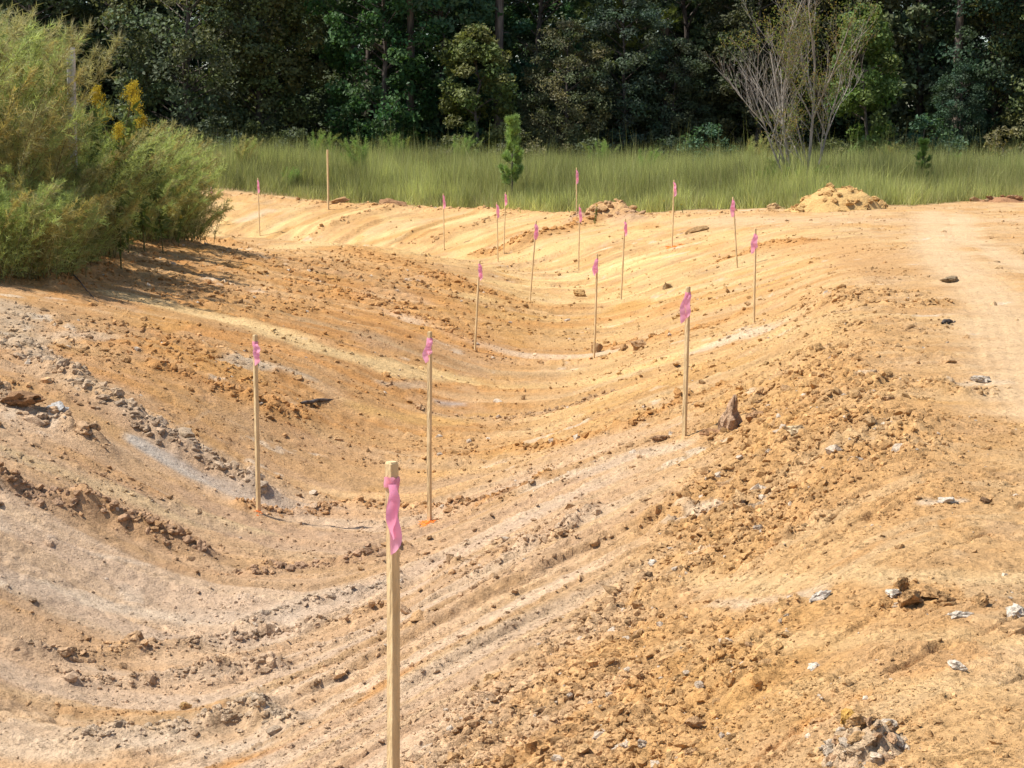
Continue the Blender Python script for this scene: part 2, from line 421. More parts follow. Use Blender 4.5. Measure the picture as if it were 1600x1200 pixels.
    for P, wd in ((TYRE, 0.30), (TYRE2, 0.2)):
        d, al = dist_poly(X, Y, P)
        C = mix(C, (0.62, 0.44, 0.265), 0.7 * sstep(wd * 2.0, wd * 0.4, d + 0.5 * (n2 - 0.5)))
    C = mix(C, (0.49, 0.275, 0.105), 0.5 * rough * sstep(0.38, 0.58, n2))
    sp = sstep(0.72, 0.80, fbm(X * 3.1, Y * 3.1, 121, 4)) * sstep(0.5, 0.6, n1)
    C = mix(C, WHITE, 0.5 * sp)
    C = C * (1 + bam * dug * 0.32 * (vnoise(tt * 7, S * 0.5, 141) - 0.5) + bam * dug * 0.18 * (vnoise(tt * 19, S * 0.9, 143) - 0.5))[..., None]
    C = C * (np.array([1.0, 0.985, 0.95]) + nl[..., None] * np.array([0.0, 0.0, 0.0]))
    C = mix(C, (0.40, 0.26, 0.17), 0.5 * nl * sstep(0.56, 0.70, vnoise(tt * 4.0, S * 0.3, 145)))
    C = mix(C, (0.60, 0.46, 0.33), 0.4 * nl * sstep(0.56, 0.72, vnoise(tt * 3.1, S * 0.25, 147)))
    # individual crumbs vary in tone
    C = C * (1 + 0.2 * rr * (c2 - 0.5) + 0.2 * rr * (c3 - 0.5) + (0.22 - 0.12 * dug) * (fbm(X * 6, Y * 6, 131, 3) - 0.5))[..., None]
    # under the grass and the wood
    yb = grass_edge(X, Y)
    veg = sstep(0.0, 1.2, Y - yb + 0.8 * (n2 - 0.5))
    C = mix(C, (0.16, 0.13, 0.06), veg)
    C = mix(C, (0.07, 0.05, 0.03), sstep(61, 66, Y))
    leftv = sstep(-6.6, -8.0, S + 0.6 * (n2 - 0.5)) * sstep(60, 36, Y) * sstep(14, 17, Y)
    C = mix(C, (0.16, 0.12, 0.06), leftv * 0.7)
    return Z, np.clip(C, 0.01, 0.9), rough

def grass_edge(X, Y):
    px = 800 + FPX * X / np.maximum(Y, 5)
    return np.interp(px, [-900, 0, 350, 450, 600, 700, 800, 900, 1000, 1100, 1240, 1420, 1600, 2600], [56, 54, 51, 50.0, 48.2, 46.8, 45.0, 43.8, 42.8, 42.3, 40.4, 40.6, 44.5, 46])

# ------------------------------------------------------------------ mesh helpers
def build_mesh(name, V, faces, col=None, smooth=False, mat=None):
    """V (n,3); faces: list of int arrays (m,3) or (m,4); col: per-vertex rgb"""
    me = bpy.data.meshes.new(name)
    V = np.asarray(V, dtype=np.float32)
    me.vertices.add(len(V)); me.vertices.foreach_set("co", V.ravel())
    faces = [np.asarray(f) for f in faces if len(f)]
    nl = sum(f.size for f in faces); nf = sum(len(f) for f in faces)
    me.loops.add(nl); me.polygons.add(nf)
    me.loops.foreach_set("vertex_index", np.concatenate([f.ravel() for f in faces]).astype(np.int32))
    tot = np.concatenate([np.full(len(f), f.shape[1]) for f in faces])
    st = np.concatenate([[0], np.cumsum(tot)[:-1]])
    me.polygons.foreach_set("loop_start", st.astype(np.int32))
    me.polygons.foreach_set("loop_total", tot.astype(np.int32))
    me.polygons.foreach_set("use_smooth", np.full(nf, smooth))
    if col is not None:
        a = me.color_attributes.new("tone", 'FLOAT_COLOR', 'POINT')
        c4 = np.ones((len(V), 4), np.float32); c4[:, :3] = col
        a.data.foreach_set("color", c4.ravel())
    me.update(calc_edges=True)
    me.validate()
    if mat: me.materials.append(mat)
    return me

class Geo:
    def __init__(self): self.v = []; self.f = {3: [], 4: []}; self.c = []; self.n = 0
    def add(self, V, F, c=(1, 1, 1)):
        V = np.asarray(V, float); F = np.asarray(F, int)
        self.v.append(V); self.f[F.shape[1]].append(F + self.n); self.n += len(V)
        c = np.asarray(c, float)
        self.c.append(np.broadcast_to(c, (len(V), 3)) if c.ndim == 1 else c)
    def mesh(self, name, mat, smooth=False):
        fs = [np.concatenate(self.f[k]) for k in (3, 4) if self.f[k]]
        return build_mesh(name, np.concatenate(self.v), fs, np.concatenate(self.c), smooth, mat)

def tube(pts, rad, n=6, cap=True):
    pts = np.asarray(pts, float); m = len(pts)
    tan = np.gradient(pts, axis=0); tan /= np.linalg.norm(tan, axis=1)[:, None] + 1e-9
    ref = np.array([1.0, 0.13, 0.05]) if abs(tan[0][0]) < 0.8 else np.array([0.1, 1.0, 0.0])
    a = np.cross(tan, ref); a /= np.linalg.norm(a, axis=1)[:, None] + 1e-9
    b = np.cross(tan, a)
    th = np.arange(n) * 2 * np.pi / n
    rad = np.broadcast_to(np.asarray(rad, float), (m,))
    V = (pts[:, None, :] + rad[:, None, None] * (np.cos(th)[None, :, None] * a[:, None, :] + np.sin(th)[None, :, None] * b[:, None, :])).reshape(-1, 3)
    i = np.arange(m - 1)[:, None] * n; k = np.arange(n)[None, :]; k2 = (k + 1) % n
    F = np.stack([i + k, i + k2, i + n + k2, i + n + k], -1).reshape(-1, 4)
    return V, F

def link(name, me, parent=None, loc=None, rot=None, scale=None):
    o = bpy.data.objects.new(name, me)
    COL.objects.link(o)
    if parent: o.parent = parent
    if loc is not None: o.location = loc
    if rot is not None: o.rotation_euler = rot
    if scale is not None: o.scale = scale
    return o
def tag(o, label=None, cat=None, group=None, kind=None):
    if label: o["label"] = label
    if cat: o["category"] = cat
    if group: o["group"] = group
    if kind: o["kind"] = kind
    return o
def empty(name, loc, rz=0):
    o = bpy.data.objects.new(name, None)
    o.empty_display_size = 0.1
    COL.objects.link(o); o.location = loc; o.rotation_euler = (0, 0, rz)
    return o
def zat(x, y):
    return float(surface(np.array([float(x)]), np.array([float(y)]))[0])

# ------------------------------------------------------------------ materials
def new_mat(name):
    m = bpy.data.materials.new(name); m.use_nodes = True
    nt = m.node_tree; nt.nodes.clear()
    return m, nt, nt.nodes.new("ShaderNodeOutputMaterial")
def N(nt, t, **kw):
    n = nt.nodes.new(t)
    for k, v in kw.items(): setattr(n, k, v)
    return n

def soil_material(name, use_obj):
    m, nt, out = new_mat(name)
    p = N(nt, "ShaderNodeBsdfPrincipled")
    p.inputs["Roughness"].default_value = 0.95
    p.inputs["Specular IOR Level"].default_value = 0.12
    src = N(nt, "ShaderNodeObjectInfo") if use_obj else N(nt, "ShaderNodeAttribute", attribute_name="tone")
    tc = N(nt, "ShaderNodeTexCoord")
    n1 = N(nt, "ShaderNodeTexNoise"); n1.inputs["Scale"].default_value = 70 if use_obj else 34; n1.inputs["Detail"].default_value = 5; n1.inputs["Roughness"].default_value = 0.7
    n2 = N(nt, "ShaderNodeTexNoise"); n2.inputs["Scale"].default_value = 9; n2.inputs["Detail"].default_value = 6; n2.inputs["Roughness"].default_value = 0.65
    geo = N(nt, "ShaderNodeNewGeometry")
    for n in (n1, n2): nt.links.new(geo.outputs["Position"], n.inputs["Vector"])
    mr = N(nt, "ShaderNodeMapRange"); mr.inputs[1].default_value = 0.3; mr.inputs[2].default_value = 0.7; mr.inputs[3].default_value = 0.84; mr.inputs[4].default_value = 1.14
    nt.links.new(n1.outputs["Fac"], mr.inputs[0])
    mr2 = N(nt, "ShaderNodeMapRange"); mr2.inputs[1].default_value = 0.3; mr2.inputs[2].default_value = 0.7; mr2.inputs[3].default_value = 0.86; mr2.inputs[4].default_value = 1.12
    nt.links.new(n2.outputs["Fac"], mr2.inputs[0])
    mu = N(nt, "ShaderNodeMath", operation='MULTIPLY')
    nt.links.new(mr.outputs[0], mu.inputs[0]); nt.links.new(mr2.outputs[0], mu.inputs[1])
    mx = N(nt, "ShaderNodeVectorMath", operation='SCALE')
    nt.links.new(src.outputs["Color"], mx.inputs[0]); nt.links.new(mu.outputs[0], mx.inputs["Scale"])
    nt.links.new(mx.outputs[0], p.inputs["Base Color"])
    bp = N(nt, "ShaderNodeBump"); bp.inputs["Strength"].default_value = 0.9; bp.inputs["Distance"].default_value = 0.02
    nt.links.new(n1.outputs["Fac"], bp.inputs["Height"])
    vo = N(nt, "ShaderNodeTexVoronoi"); vo.inputs["Scale"].default_value = 48
    vo2 = N(nt, "ShaderNodeTexVoronoi"); vo2.inputs["Scale"].default_value = 21
    wv = N(nt, "ShaderNodeVectorMath", operation='MULTIPLY_ADD'); wv.inputs[1].default_value = (0.05, 0.05, 0.05)
    nt.links.new(n1.outputs["Color"], wv.inputs[0]); nt.links.new(geo.outputs["Position"], wv.inputs[2])
    for v_ in (vo, vo2): nt.links.new(wv.outputs[0], v_.inputs["Vector"])
    pa = N(nt, "ShaderNodeMapRange"); pa.inputs[1].default_value = 0.42; pa.inputs[2].default_value = 0.62; pa.inputs[3].default_value = 0.15; pa.inputs[4].default_value = 1.0
    nt.links.new(n2.outputs["Fac"], pa.inputs[0])
    sub = N(nt, "ShaderNodeMath", operation='MULTIPLY_ADD'); sub.inputs[1].default_value = 2.0
    nt.links.new(vo2.outputs["Distance"], sub.inputs[0]); nt.links.new(vo.outputs["Distance"], sub.inputs[2])
    bg_ = N(nt, "ShaderNodeBump", invert=True); bg_.inputs["Distance"].default_value = 0.009
    nt.links.new(pa.outputs[0], bg_.inputs["Strength"]); nt.links.new(sub.outputs[0], bg_.inputs["Height"])
    bp2 = N(nt, "ShaderNodeBump"); bp2.inputs["Strength"].default_value = 0.7; bp2.inputs["Distance"].default_value = 0.07
    nt.links.new(n2.outputs["Fac"], bp2.inputs["Height"]); nt.links.new(bp2.outputs[0], bp.inputs["Normal"])
    nt.links.new(bp.outputs[0], bg_.inputs["Normal"]); nt.links.new(bg_.outputs[0], p.inputs["Normal"])
    nt.links.new(p.outputs[0], out.inputs[0])
    return m
M_SOIL = soil_material("soil", False)
M_CLOD = soil_material("clod_clay", True)

def leaf_material(name, transl=0.3, rough=0.5, spec=0.35):
    """per-leaf tone times the object's own colour"""
    m, nt, out = new_mat(name)
    oi = N(nt, "ShaderNodeObjectInfo"); at = N(nt, "ShaderNodeAttribute", attribute_name="tone")
    mx = N(nt, "ShaderNodeVectorMath", operation='MULTIPLY')
    nt.links.new(oi.outputs["Color"], mx.inputs[0]); nt.links.new(at.outputs["Color"], mx.inputs[1])
    p = N(nt, "ShaderNodeBsdfPrincipled"); p.inputs["Roughness"].default_value = rough; p.inputs["Specular IOR Level"].default_value = spec
    t = N(nt, "ShaderNodeBsdfTranslucent")
    s = N(nt, "ShaderNodeVectorMath", operation='MULTIPLY'); s.inputs[1].default_value = (1.15, 1.18, 0.72)
    nt.links.new(mx.outputs[0], s.inputs[0])
    nt.links.new(mx.outputs[0], p.inputs["Base Color"]); nt.links.new(s.outputs[0], t.inputs[0])
    ms = N(nt, "ShaderNodeMixShader"); ms.inputs[0].default_value = transl
    nt.links.new(p.outputs[0], ms.inputs[1]); nt.links.new(t.outputs[0], ms.inputs[2])
    nt.links.new(ms.outputs[0], out.inputs[0])
    return m
M_LEAF = leaf_material("broad_leaf", 0.32, 0.6, 0.22)
M_NEEDLE = leaf_material("needle", 0.25, 0.5, 0.3)
M_FENNEL = leaf_material("feathery_leaf", 0.42, 0.65, 0.2)
M_GRASS = leaf_material("grass_blade", 0.45, 0.7, 0.15)
M_PETAL = leaf_material("yellow_petal", 0.3, 0.7, 0.1)

def bark_material(name, c1, c2, sc=14):
    m, nt, out = new_mat(name)
    p = N(nt, "ShaderNodeBsdfPrincipled"); p.inputs["Roughness"].default_value = 0.9; p.inputs["Specular IOR Level"].default_value = 0.15
    tc = N(nt, "ShaderNodeTexCoord"); mp = N(nt, "ShaderNodeMapping"); mp.inputs["Scale"].default_value = (1, 1, 0.18)
    n = N(nt, "ShaderNodeTexNoise"); n.inputs["Scale"].default_value = sc; n.inputs["Detail"].default_value = 6
    nt.links.new(tc.outputs["Object"], mp.inputs[0]); nt.links.new(mp.outputs[0], n.inputs["Vector"])
    cr = N(nt, "ShaderNodeValToRGB")
    cr.color_ramp.elements[0].position = 0.35; cr.color_ramp.elements[1].position = 0.68
    cr.color_ramp.elements[0].color = (*c1, 1); cr.color_ramp.elements[1].color = (*c2, 1)
    nt.links.new(n.outputs["Fac"], cr.inputs[0]); nt.links.new(cr.outputs[0], p.inputs["Base Color"])
    b = N(nt, "ShaderNodeBump"); b.inputs["Strength"].default_value = 0.7; b.inputs["Distance"].default_value = 0.03
    nt.links.new(n.outputs["Fac"], b.inputs["Height"]); nt.links.new(b.outputs[0], p.inputs["Normal"])
    nt.links.new(p.outputs[0], out.inputs[0])
    return m
M_BARK = bark_material("bark", (0.05, 0.04, 0.035), (0.17, 0.14, 0.12))
M_PINEBARK = bark_material("pine_bark", (0.06, 0.045, 0.035), (0.24, 0.19, 0.155), 9)
M_TWIG = bark_material("twig_bark", (0.21, 0.185, 0.155), (0.43, 0.385, 0.33), 20)
M_STEM = bark_material("stem", (0.10, 0.09, 0.035), (0.22, 0.19, 0.08), 30)
M_POST = bark_material("weathered_wood", (0.34, 0.32, 0.29), (0.58, 0.56, 0.52), 25)
M_STAKE = bark_material("pine_lath", (0.56, 0.40, 0.21), (0.72, 0.54, 0.30), 45)

def plain(name, col, rough=0.6, spec=0.3, transl=0.0, var=0.0, scale=60):
    m, nt, out = new_mat(name)
    p = N(nt, "ShaderNodeBsdfPrincipled"); p.inputs["Roughness"].default_value = rough; p.inputs["Specular IOR Level"].default_value = spec
    n = N(nt, "ShaderNodeTexNoise"); n.inputs["Scale"].default_value = scale
    cr = N(nt, "ShaderNodeValToRGB")
    cr.color_ramp.elements[0].position = 0.3; cr.color_ramp.elements[1].position = 0.7
    cr.color_ramp.elements[0].color = (*[c * (1 - var) for c in col], 1); cr.color_ramp.elements[1].color = (*[min(1, c * (1 + var)) for c in col], 1)
    tc = N(nt, "ShaderNodeTexCoord"); nt.links.new(tc.outputs["Object"], n.inputs["Vector"])
    nt.links.new(n.outputs["Fac"], cr.inputs[0]); nt.links.new(cr.outputs[0], p.inputs["Base Color"])
    if transl:
        t = N(nt, "ShaderNodeBsdfTranslucent"); nt.links.new(cr.outputs[0], t.inputs[0])
        ms = N(nt, "ShaderNodeMixShader"); ms.inputs[0].default_value = transl
        nt.links.new(p.outputs[0], ms.inputs[1]); nt.links.new(t.outputs[0], ms.inputs[2]); nt.links.new(ms.outputs[0], out.inputs[0])
    else:
        nt.links.new(p.outputs[0], out.inputs[0])
    return m
M_RIBBON = plain("pink_flagging", (1.0, 0.46, 0.64), 0.35, 0.4, 0.5, 0.06, 30)
M_PAINT = plain("orange_paint", (0.85, 0.19, 0.03), 0.8, 0.2, 0, 0.3, 90)

# ------------------------------------------------------------------ ground sheet
def make_ground():
    rows = [-60, -30, -12, -4, 0, 1.5, 2.6, 3.2, 3.5]
    y = 3.8
    while y < 53:
        rows.append(y)
        y += min(1.3 * y * y / (FPX * 2.2), 0.08) if y < 51 else 0.5
    rows += list(np.arange(53, 70, 0.8)) + [72, 76, 82, 90, 105, 130, 170, 240, 400, 800]
    rows = np.array(rows)
    nc = 440
    u = np.linspace(-1, 1, nc)
    uo = 1 + np.array([0.03, 0.07, 0.13, 0.22, 0.36, 0.6, 1.0, 1.8, 3.2, 6, 12, 25, 60])
    u = np.concatenate([-uo[::-1], u, uo])
    w = 0.315 * np.clip(rows, 2.5, 70) + 0.7
    X = w[:, None] * u[None, :]
    Y = np.broadcast_to(rows[:, None], X.shape).copy()
    Zs = np.empty(X.shape); Cs = np.empty(X.shape + (3,))
    step = 60
    for i in range(0, len(rows), step):
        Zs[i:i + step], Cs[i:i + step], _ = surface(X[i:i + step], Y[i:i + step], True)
    nr, ncc = X.shape
    V = np.stack([X, Y, Zs], -1).reshape(-1, 3)
    i = np.arange(nr - 1)[:, None] * ncc + np.arange(ncc - 1)[None, :]
    F = np.stack([i, i + 1, i + ncc + 1, i + ncc], -1).reshape(-1, 4)
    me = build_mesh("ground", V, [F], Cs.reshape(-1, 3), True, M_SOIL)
    o = link("ground", me)
    tag(o, "graded clay ditch and bank with pale, yellow and orange soil bands", None, None, "structure")
    return o
make_ground()

# ------------------------------------------------------------------ clods
def ico(sub):
    t = (1 + 5 ** 0.5) / 2
    V = np.array([(-1, t, 0), (1, t, 0), (-1, -t, 0), (1, -t, 0), (0, -1, t), (0, 1, t), (0, -1, -t), (0, 1, -t), (t, 0, -1), (t, 0, 1), (-t, 0, -1), (-t, 0, 1)], float)
    F = [(0, 11, 5), (0, 5, 1), (0, 1, 7), (0, 7, 10), (0, 10, 11), (1, 5, 9), (5, 11, 4), (11, 10, 2), (10, 7, 6), (7, 1, 8), (3, 9, 4), (3, 4, 2), (3, 2, 6), (3, 6, 8), (3, 8, 9), (4, 9, 5), (2, 4, 11), (6, 2, 10), (8, 6, 7), (9, 8, 1)]
    V /= np.linalg.norm(V[0])
    for _ in range(sub):
        V = list(map(tuple, V)); cache = {}; G = []
        def md(a, b):
            k = (min(a, b), max(a, b))
            if k not in cache:
                v = (np.array(V[a]) + np.array(V[b])) / 2; v /= np.linalg.norm(v)
                V.append(tuple(v)); cache[k] = len(V) - 1
            return cache[k]
        for a, b, c in F:
            x, y, z = md(a, b), md(b, c), md(c, a)
            G += [(a, x, z), (b, y, x), (c, z, y), (x, y, z)]
        F = G; V = np.array(V)
    return np.array(V), np.array(F)
ICO = [ico(0), ico(1), ico(2)]

def clod_shape(r, sub, cuts=7, flat=0.7):
    V, F = ICO[sub]; V = V.copy()
    for _ in range(cuts):
        n = r.normal(size=3); n /= np.linalg.norm(n); d = r.uniform(0.45, 0.85)
        k = V @ n
        V = V - np.clip(k - d, 0, None)[:, None] * n * 0.9
    lump = sum(np.sin(V @ r.normal(0, 2.6, 3) + r.uniform(0, 6)) for _ in range(4))[:, None]
    V *= 1 + 0.09 * lump + (0.10 if sub else 0.2) * r.normal(size=(len(V), 1))
    V *= np.array([r.uniform(0.8, 1.3), r.uniform(0.7, 1.1), r.uniform(0.55, 0.95) * flat / 0.7])
    return V, F

rc = np.random.default_rng(21)
CLOD_MESH = [build_mesh("clod", *(lambda vf: (vf[0], [vf[1]]))(clod_shape(rc, 2, 9)), None, False, M_CLOD) for _ in range(14)]
OCT = (np.array([(1, 0, 0), (-1, 0, 0), (0, 1, 0), (0, -1, 0), (0, 0, 1), (0, 0, -1)], float), np.array([(0, 2, 4), (2, 1, 4), (1, 3, 4), (3, 0, 4), (2, 0, 5), (1, 2, 5), (3, 1, 5), (0, 3, 5)]))
SMALL = [clod_shape(rc, 0, 3) for _ in range(10)]
TINY = [(OCT[0] * rc.uniform(0.6, 1.25, (6, 1)) + rc.normal(0, 0.12, (6, 3)), OCT[1]) for _ in range(8)]
MIDC = [clod_shape(rc, 1, 6) for _ in range(12)]

def rot_rand(r, n):
    q = r.normal(size=(n, 4)); q /= np.linalg.norm(q, axis=1)[:, None]
    w, x, y, z = q.T
    return np.stack([np.stack([1 - 2 * (y * y + z * z), 2 * (x * y - z * w), 2 * (x * z + y * w)], -1),
                     np.stack([2 * (x * y + z * w), 1 - 2 * (x * x + z * z), 2 * (y * z - x * w)], -1),
                     np.stack([2 * (x * z - y * w), 2 * (y * z + x * w), 1 - 2 * (x * x + y * y)], -1)], 1)

def scatter_mesh(name, X, Y, size, colr, shapes, sink=0.25, r=rc):
    Z = np.concatenate([surface(X[i:i + 40000], Y[i:i + 40000]) for i in range(0, len(X), 40000)])
    g = Geo()
    which = r.integers(0, len(shapes), len(X))
    for k, (V, F) in enumerate(shapes):
        idx = np.nonzero(which == k)[0]
        if not len(idx): continue
        Rm = rot_rand(r, len(idx))
        P = np.einsum('nij,vj->nvi', Rm, V) * size[idx][:, None, None]
        P[..., 2] *= 0.8
        P += np.stack([X[idx], Y[idx], Z[idx] + size[idx] * (0.45 - sink * 2)], -1)[:, None, :]
        Fk = (F[None] + (np.arange(len(idx)) * len(V))[:, None, None]).reshape(-1, 3)
        g.add(P.reshape(-1, 3), Fk, np.repeat(colr[idx], len(V), 0))
    return link(name, g.mesh(name, M_SOIL, False))

def sample_colour(X, Y, r, k=0.10):
    C = np.concatenate([surface(X[i:i + 40000], Y[i:i + 40000], True)[1] for i in range(0, len(X), 40000)])
    C = C * (1 + k * r.normal(size=(len(X), 1)))
    w = r.random(len(X))
    C = np.where((w < 0.02)[:, None], np.array(PALE), C)
    C = np.where(((w > 0.05) & (w < 0.11))[:, None], C * 0.75, C)
    return np.clip(C, 0.03, 0.8)

def scatter_points(n, r, y0=4.2, y1=46):
    """points spread evenly over the ground as seen from walking height: dense near, thin far"""
    inv = r.uniform((1 / y1) ** 0.8, (1 / y0) ** 0.8, n) ** 1.25
    Y = 1 / inv
    X = r.uniform(-1, 1, n) * (0.33 * Y + 0.6)
    return X, Y
def make_loose():
    r = np.random.default_rng(33)
    X, Y = scatter_points(260000, r, 4.2, 52)
    S, T = path_st(X, Y)
    rough = np.concatenate([surface(X[i:i + 50000], Y[i:i + 50000], True)[2] for i in range(0, len(X), 50000)])
    n = fbm(X * 1.1, Y * 1.1, 301, 3)
    keep = r.random(len(X)) < np.clip(0.05 + 0.38 * rough ** 1.2 + 0.35 * sstep(0.48, 0.66, n), 0, 1)
    keep &= Y < grass_edge(X, Y) - 0.3
    keep &= (dist_poly(X, Y, TYRE)[0] > 0.4 + 0.2 * r.random(len(X))) & (dist_poly(X, Y, TYRE2)[0] > 0.35)
    X, Y, rough = X[keep], Y[keep], rough[keep]
    size = np.clip(r.lognormal(math.log(0.0085), 0.55, len(X)) * (0.75 + 0.8 * rough) * np.clip(Y / 10, 0.75, 2.6), 0.004, 0.05)
    px = size * FPX / Y
    big = px > 4.2
    cc = sample_colour(X, Y, r)
    tag(scatter_mesh("loose_crumbs", X[big], Y[big], size[big], cc[big], SMALL),
        "thumb-sized loose clay crumbs strewn over the graded soil", "soil crumbs", None, "stuff")
    tag(scatter_mesh("fine_crumbs", X[~big], Y[~big], size[~big], cc[~big], TINY, 0.2),
        "small loose clay crumbs strewn over the graded soil", "soil crumbs", None, "stuff")
    # medium clods in the rough strip and along the windrows
    X, Y = scatter_points(20000, r)
    rough = surface(X, Y, True)[2]
    keep = (r.random(len(X)) < 0.008 + 0.10 * rough ** 2) & (Y < grass_edge(X, Y) - 0.3)
    X, Y = X[keep], Y[keep]
    size = np.clip(r.lognormal(math.log(0.022), 0.45, len(X)) * np.clip(Y / 11, 0.8, 2.2), 0.008, 0.09)
    Xs, Ys, Ss, Cc = [X], [Y], [size], [sample_colour(X, Y, r)]
    for nme, P, w, h, c, k, s in WIND:
        L = np.hypot(*np.diff(P, axis=0).T); acc = np.concatenate([[0], np.cumsum(L)])
        t = r.uniform(0, acc[-1], k)
        x = np.interp(t, acc, P[:, 0]) + r.normal(0, w * 0.6, k); y = np.interp(t, acc, P[:, 1]) + r.normal(0, w * 0.6, k)
        Xs.append(x); Ys.append(y); Ss.append(np.clip(s * 0.42 * r.lognormal(0, 0.5, k), 0.005, 0.1))
        Cc.append(np.clip((0.5 * np.array(c)[None] + 0.5 * surface(x, y, True)[1]) * (1 + 0.1 * r.normal(size=(k, 1))), 0.03, 0.8))
    tag(scatter_mesh("broken_clods", np.concatenate(Xs), np.concatenate(Ys), np.concatenate(Ss), np.concatenate(Cc), MIDC),
        "broken fist-sized clay clods in windrows and crumbly strips", "clods", None, "stuff")
    print("crumbs", len(X))
make_loose()

nclod = 0
def clod(px, py, size, col, label, group=None, cat="clod", name="clay_clod", squash=(1, 1, 1), rz=None, sink=0.3, mesh=None, r=rc):
    global nclod
    x, y = ground_at(px, py)
    z = zat(x, y)
    me = mesh or CLOD_MESH[int(r.integers(len(CLOD_MESH)))]
    sc = np.array(squash) * size
    o = link(name, me, None, (x, y, z + sc[2] * (0.65 - sink)), (r.uniform(-0.3, 0.3), r.uniform(-0.3, 0.3), r.uniform(0, 6.28) if rz is None else rz), tuple(sc))
    o.color = (*[float(min(0.85, max(0.03, c))) for c in col], 1)
    tag(o, label, cat, group)
    nclod += 1
    return o

WLAB = {
    "grey": ("grey clay clod in the grey windrow running down the ditch side", "clods of the grey windrow"),
    "lump": ("tan clay lump in the short row of lumps beside the grey windrow", "tan lumps on the slope"),
    "brown": ("dark brown clod along the brown blade ridge on the ditch side", "clods of the brown ridge"),
    "brownmid": ("reddish brown clod in the broken ridge beside the thick stake", "clods beside the thick stake"),
    "lowa": ("tan clod in the long thin row crossing the pale ditch floor", "clods on the pale ditch floor"),
    "lowb": ("tan clod in the short chunky row on the pale ditch floor", "clods in the short chunky row"),
    "lowc": ("grey white clod in the chalky row across the pale ditch floor", "chalky clods of the ditch floor"),
    "bed": ("orange clay clod in the row between the two stakes on the ditch bed", "clods between the bed stakes"),
    "far": ("orange clod in the heap below the crest along the grass beside the stakes", "clods below the crest along the grass"),
    "crest": ("brown clod on the small heap topping the crest along the grass", "clods on the crest heap"),
    "slopea": ("orange clod on the rough orange slope beside the bush", "clods on the orange slope"),
    "slopeb": ("orange clod above the pale streak on the orange slope", "clods above the pale streak"),
}
def windrow_clods():
    r = np.random.default_rng(55)
    cnt = dict(grey=24, lump=8, brown=16, brownmid=9, lowa=14, lowb=8, lowc=12, bed=20, far=14, crest=8, slopea=14, slopeb=12)
    for nme, P, w, h, c, k, s in WIND:
        if nme not in cnt: continue
        L = np.hypot(*np.diff(P, axis=0).T); acc = np.concatenate([[0], np.cumsum(L)])
        lab, grp = WLAB[nme]
        for i in range(cnt[nme]):
            t = r.uniform(0, acc[-1])
            x = np.interp(t, acc, P[:, 0]) + r.normal(0, w * 0.5); y = np.interp(t, acc, P[:, 1]) + r.normal(0, w * 0.5)
            size = s * r.uniform(0.45, 0.95)
            z = zat(x, y)
            o = link("clay_clod", CLOD_MESH[int(r.integers(len(CLOD_MESH)))], None, (x, y, z - size * 0.05), (r.uniform(-.4, .4), r.uniform(-.4, .4), r.uniform(0, 6.28)),
                     (size * r.uniform(.9, 1.3), size * r.uniform(.8, 1.1), size * r.uniform(.7, 1)))
            f = r.uniform(0.9, 1.1)
            gc = surface(np.array([x]), np.array([y]), True)[1][0]
            c_ = (0.75 * gc + 0.25 * np.array(c)) * f
            o.color = (float(c_[0]), float(c_[1]), float(c_[2]), 1)
            tag(o, lab, "clod", grp)
windrow_clods()

def spoil_clods():
    r = np.random.default_rng(66)
    P = ROUGH[0][0]
    n = 0
    lo = P.min(0); hi = P.max(0)
    while n < 120:
        y = 1 / r.uniform(1 / hi[1], 1 / max(lo[1], 4.3)); x = r.uniform(lo[0], hi[0])
        if not in_poly(np.array([x]), np.array([y]), P)[0]: continue
        size = r.uniform(0.016, 0.036) * min(1.5, max(0.9, y / 8))
        z = zat(x, y)
        o = link("clay_clod", CLOD_MESH[int(r.integers(len(CLOD_MESH)))], None, (x, y, z - size * 0.05), (r.uniform(-.4, .4), r.uniform(-.4, .4), r.uniform(0, 6.28)),
                 (size * r.uniform(.9, 1.3), size * r.uniform(.8, 1.1), size * r.uniform(.7, 1)))
        w = r.random()
        if w < 0.66:
            c = np.array((0.53, 0.325, 0.15)) * r.uniform(0.9, 1.1); lab, g = "ochre clay clod in the crumbly spoil strip between ditch and wheel track", "ochre clods of the spoil strip"
        elif w < 0.92:
            c = np.array((0.46, 0.28, 0.14)) * r.uniform(0.8, 1.15); lab, g = "dark brown clod in the crumbly spoil strip between ditch and wheel track", "brown clods of the spoil strip"
        else:
            c = np.array(PALE) * r.uniform(0.9, 1.05); lab, g = "whitish clay lump in the crumbly spoil strip between ditch and wheel track", "whitish lumps of the spoil strip"
        o.color = (*[float(v) for v in c], 1)
        tag(o, lab, "clod", g)
        n += 1
spoil_clods()

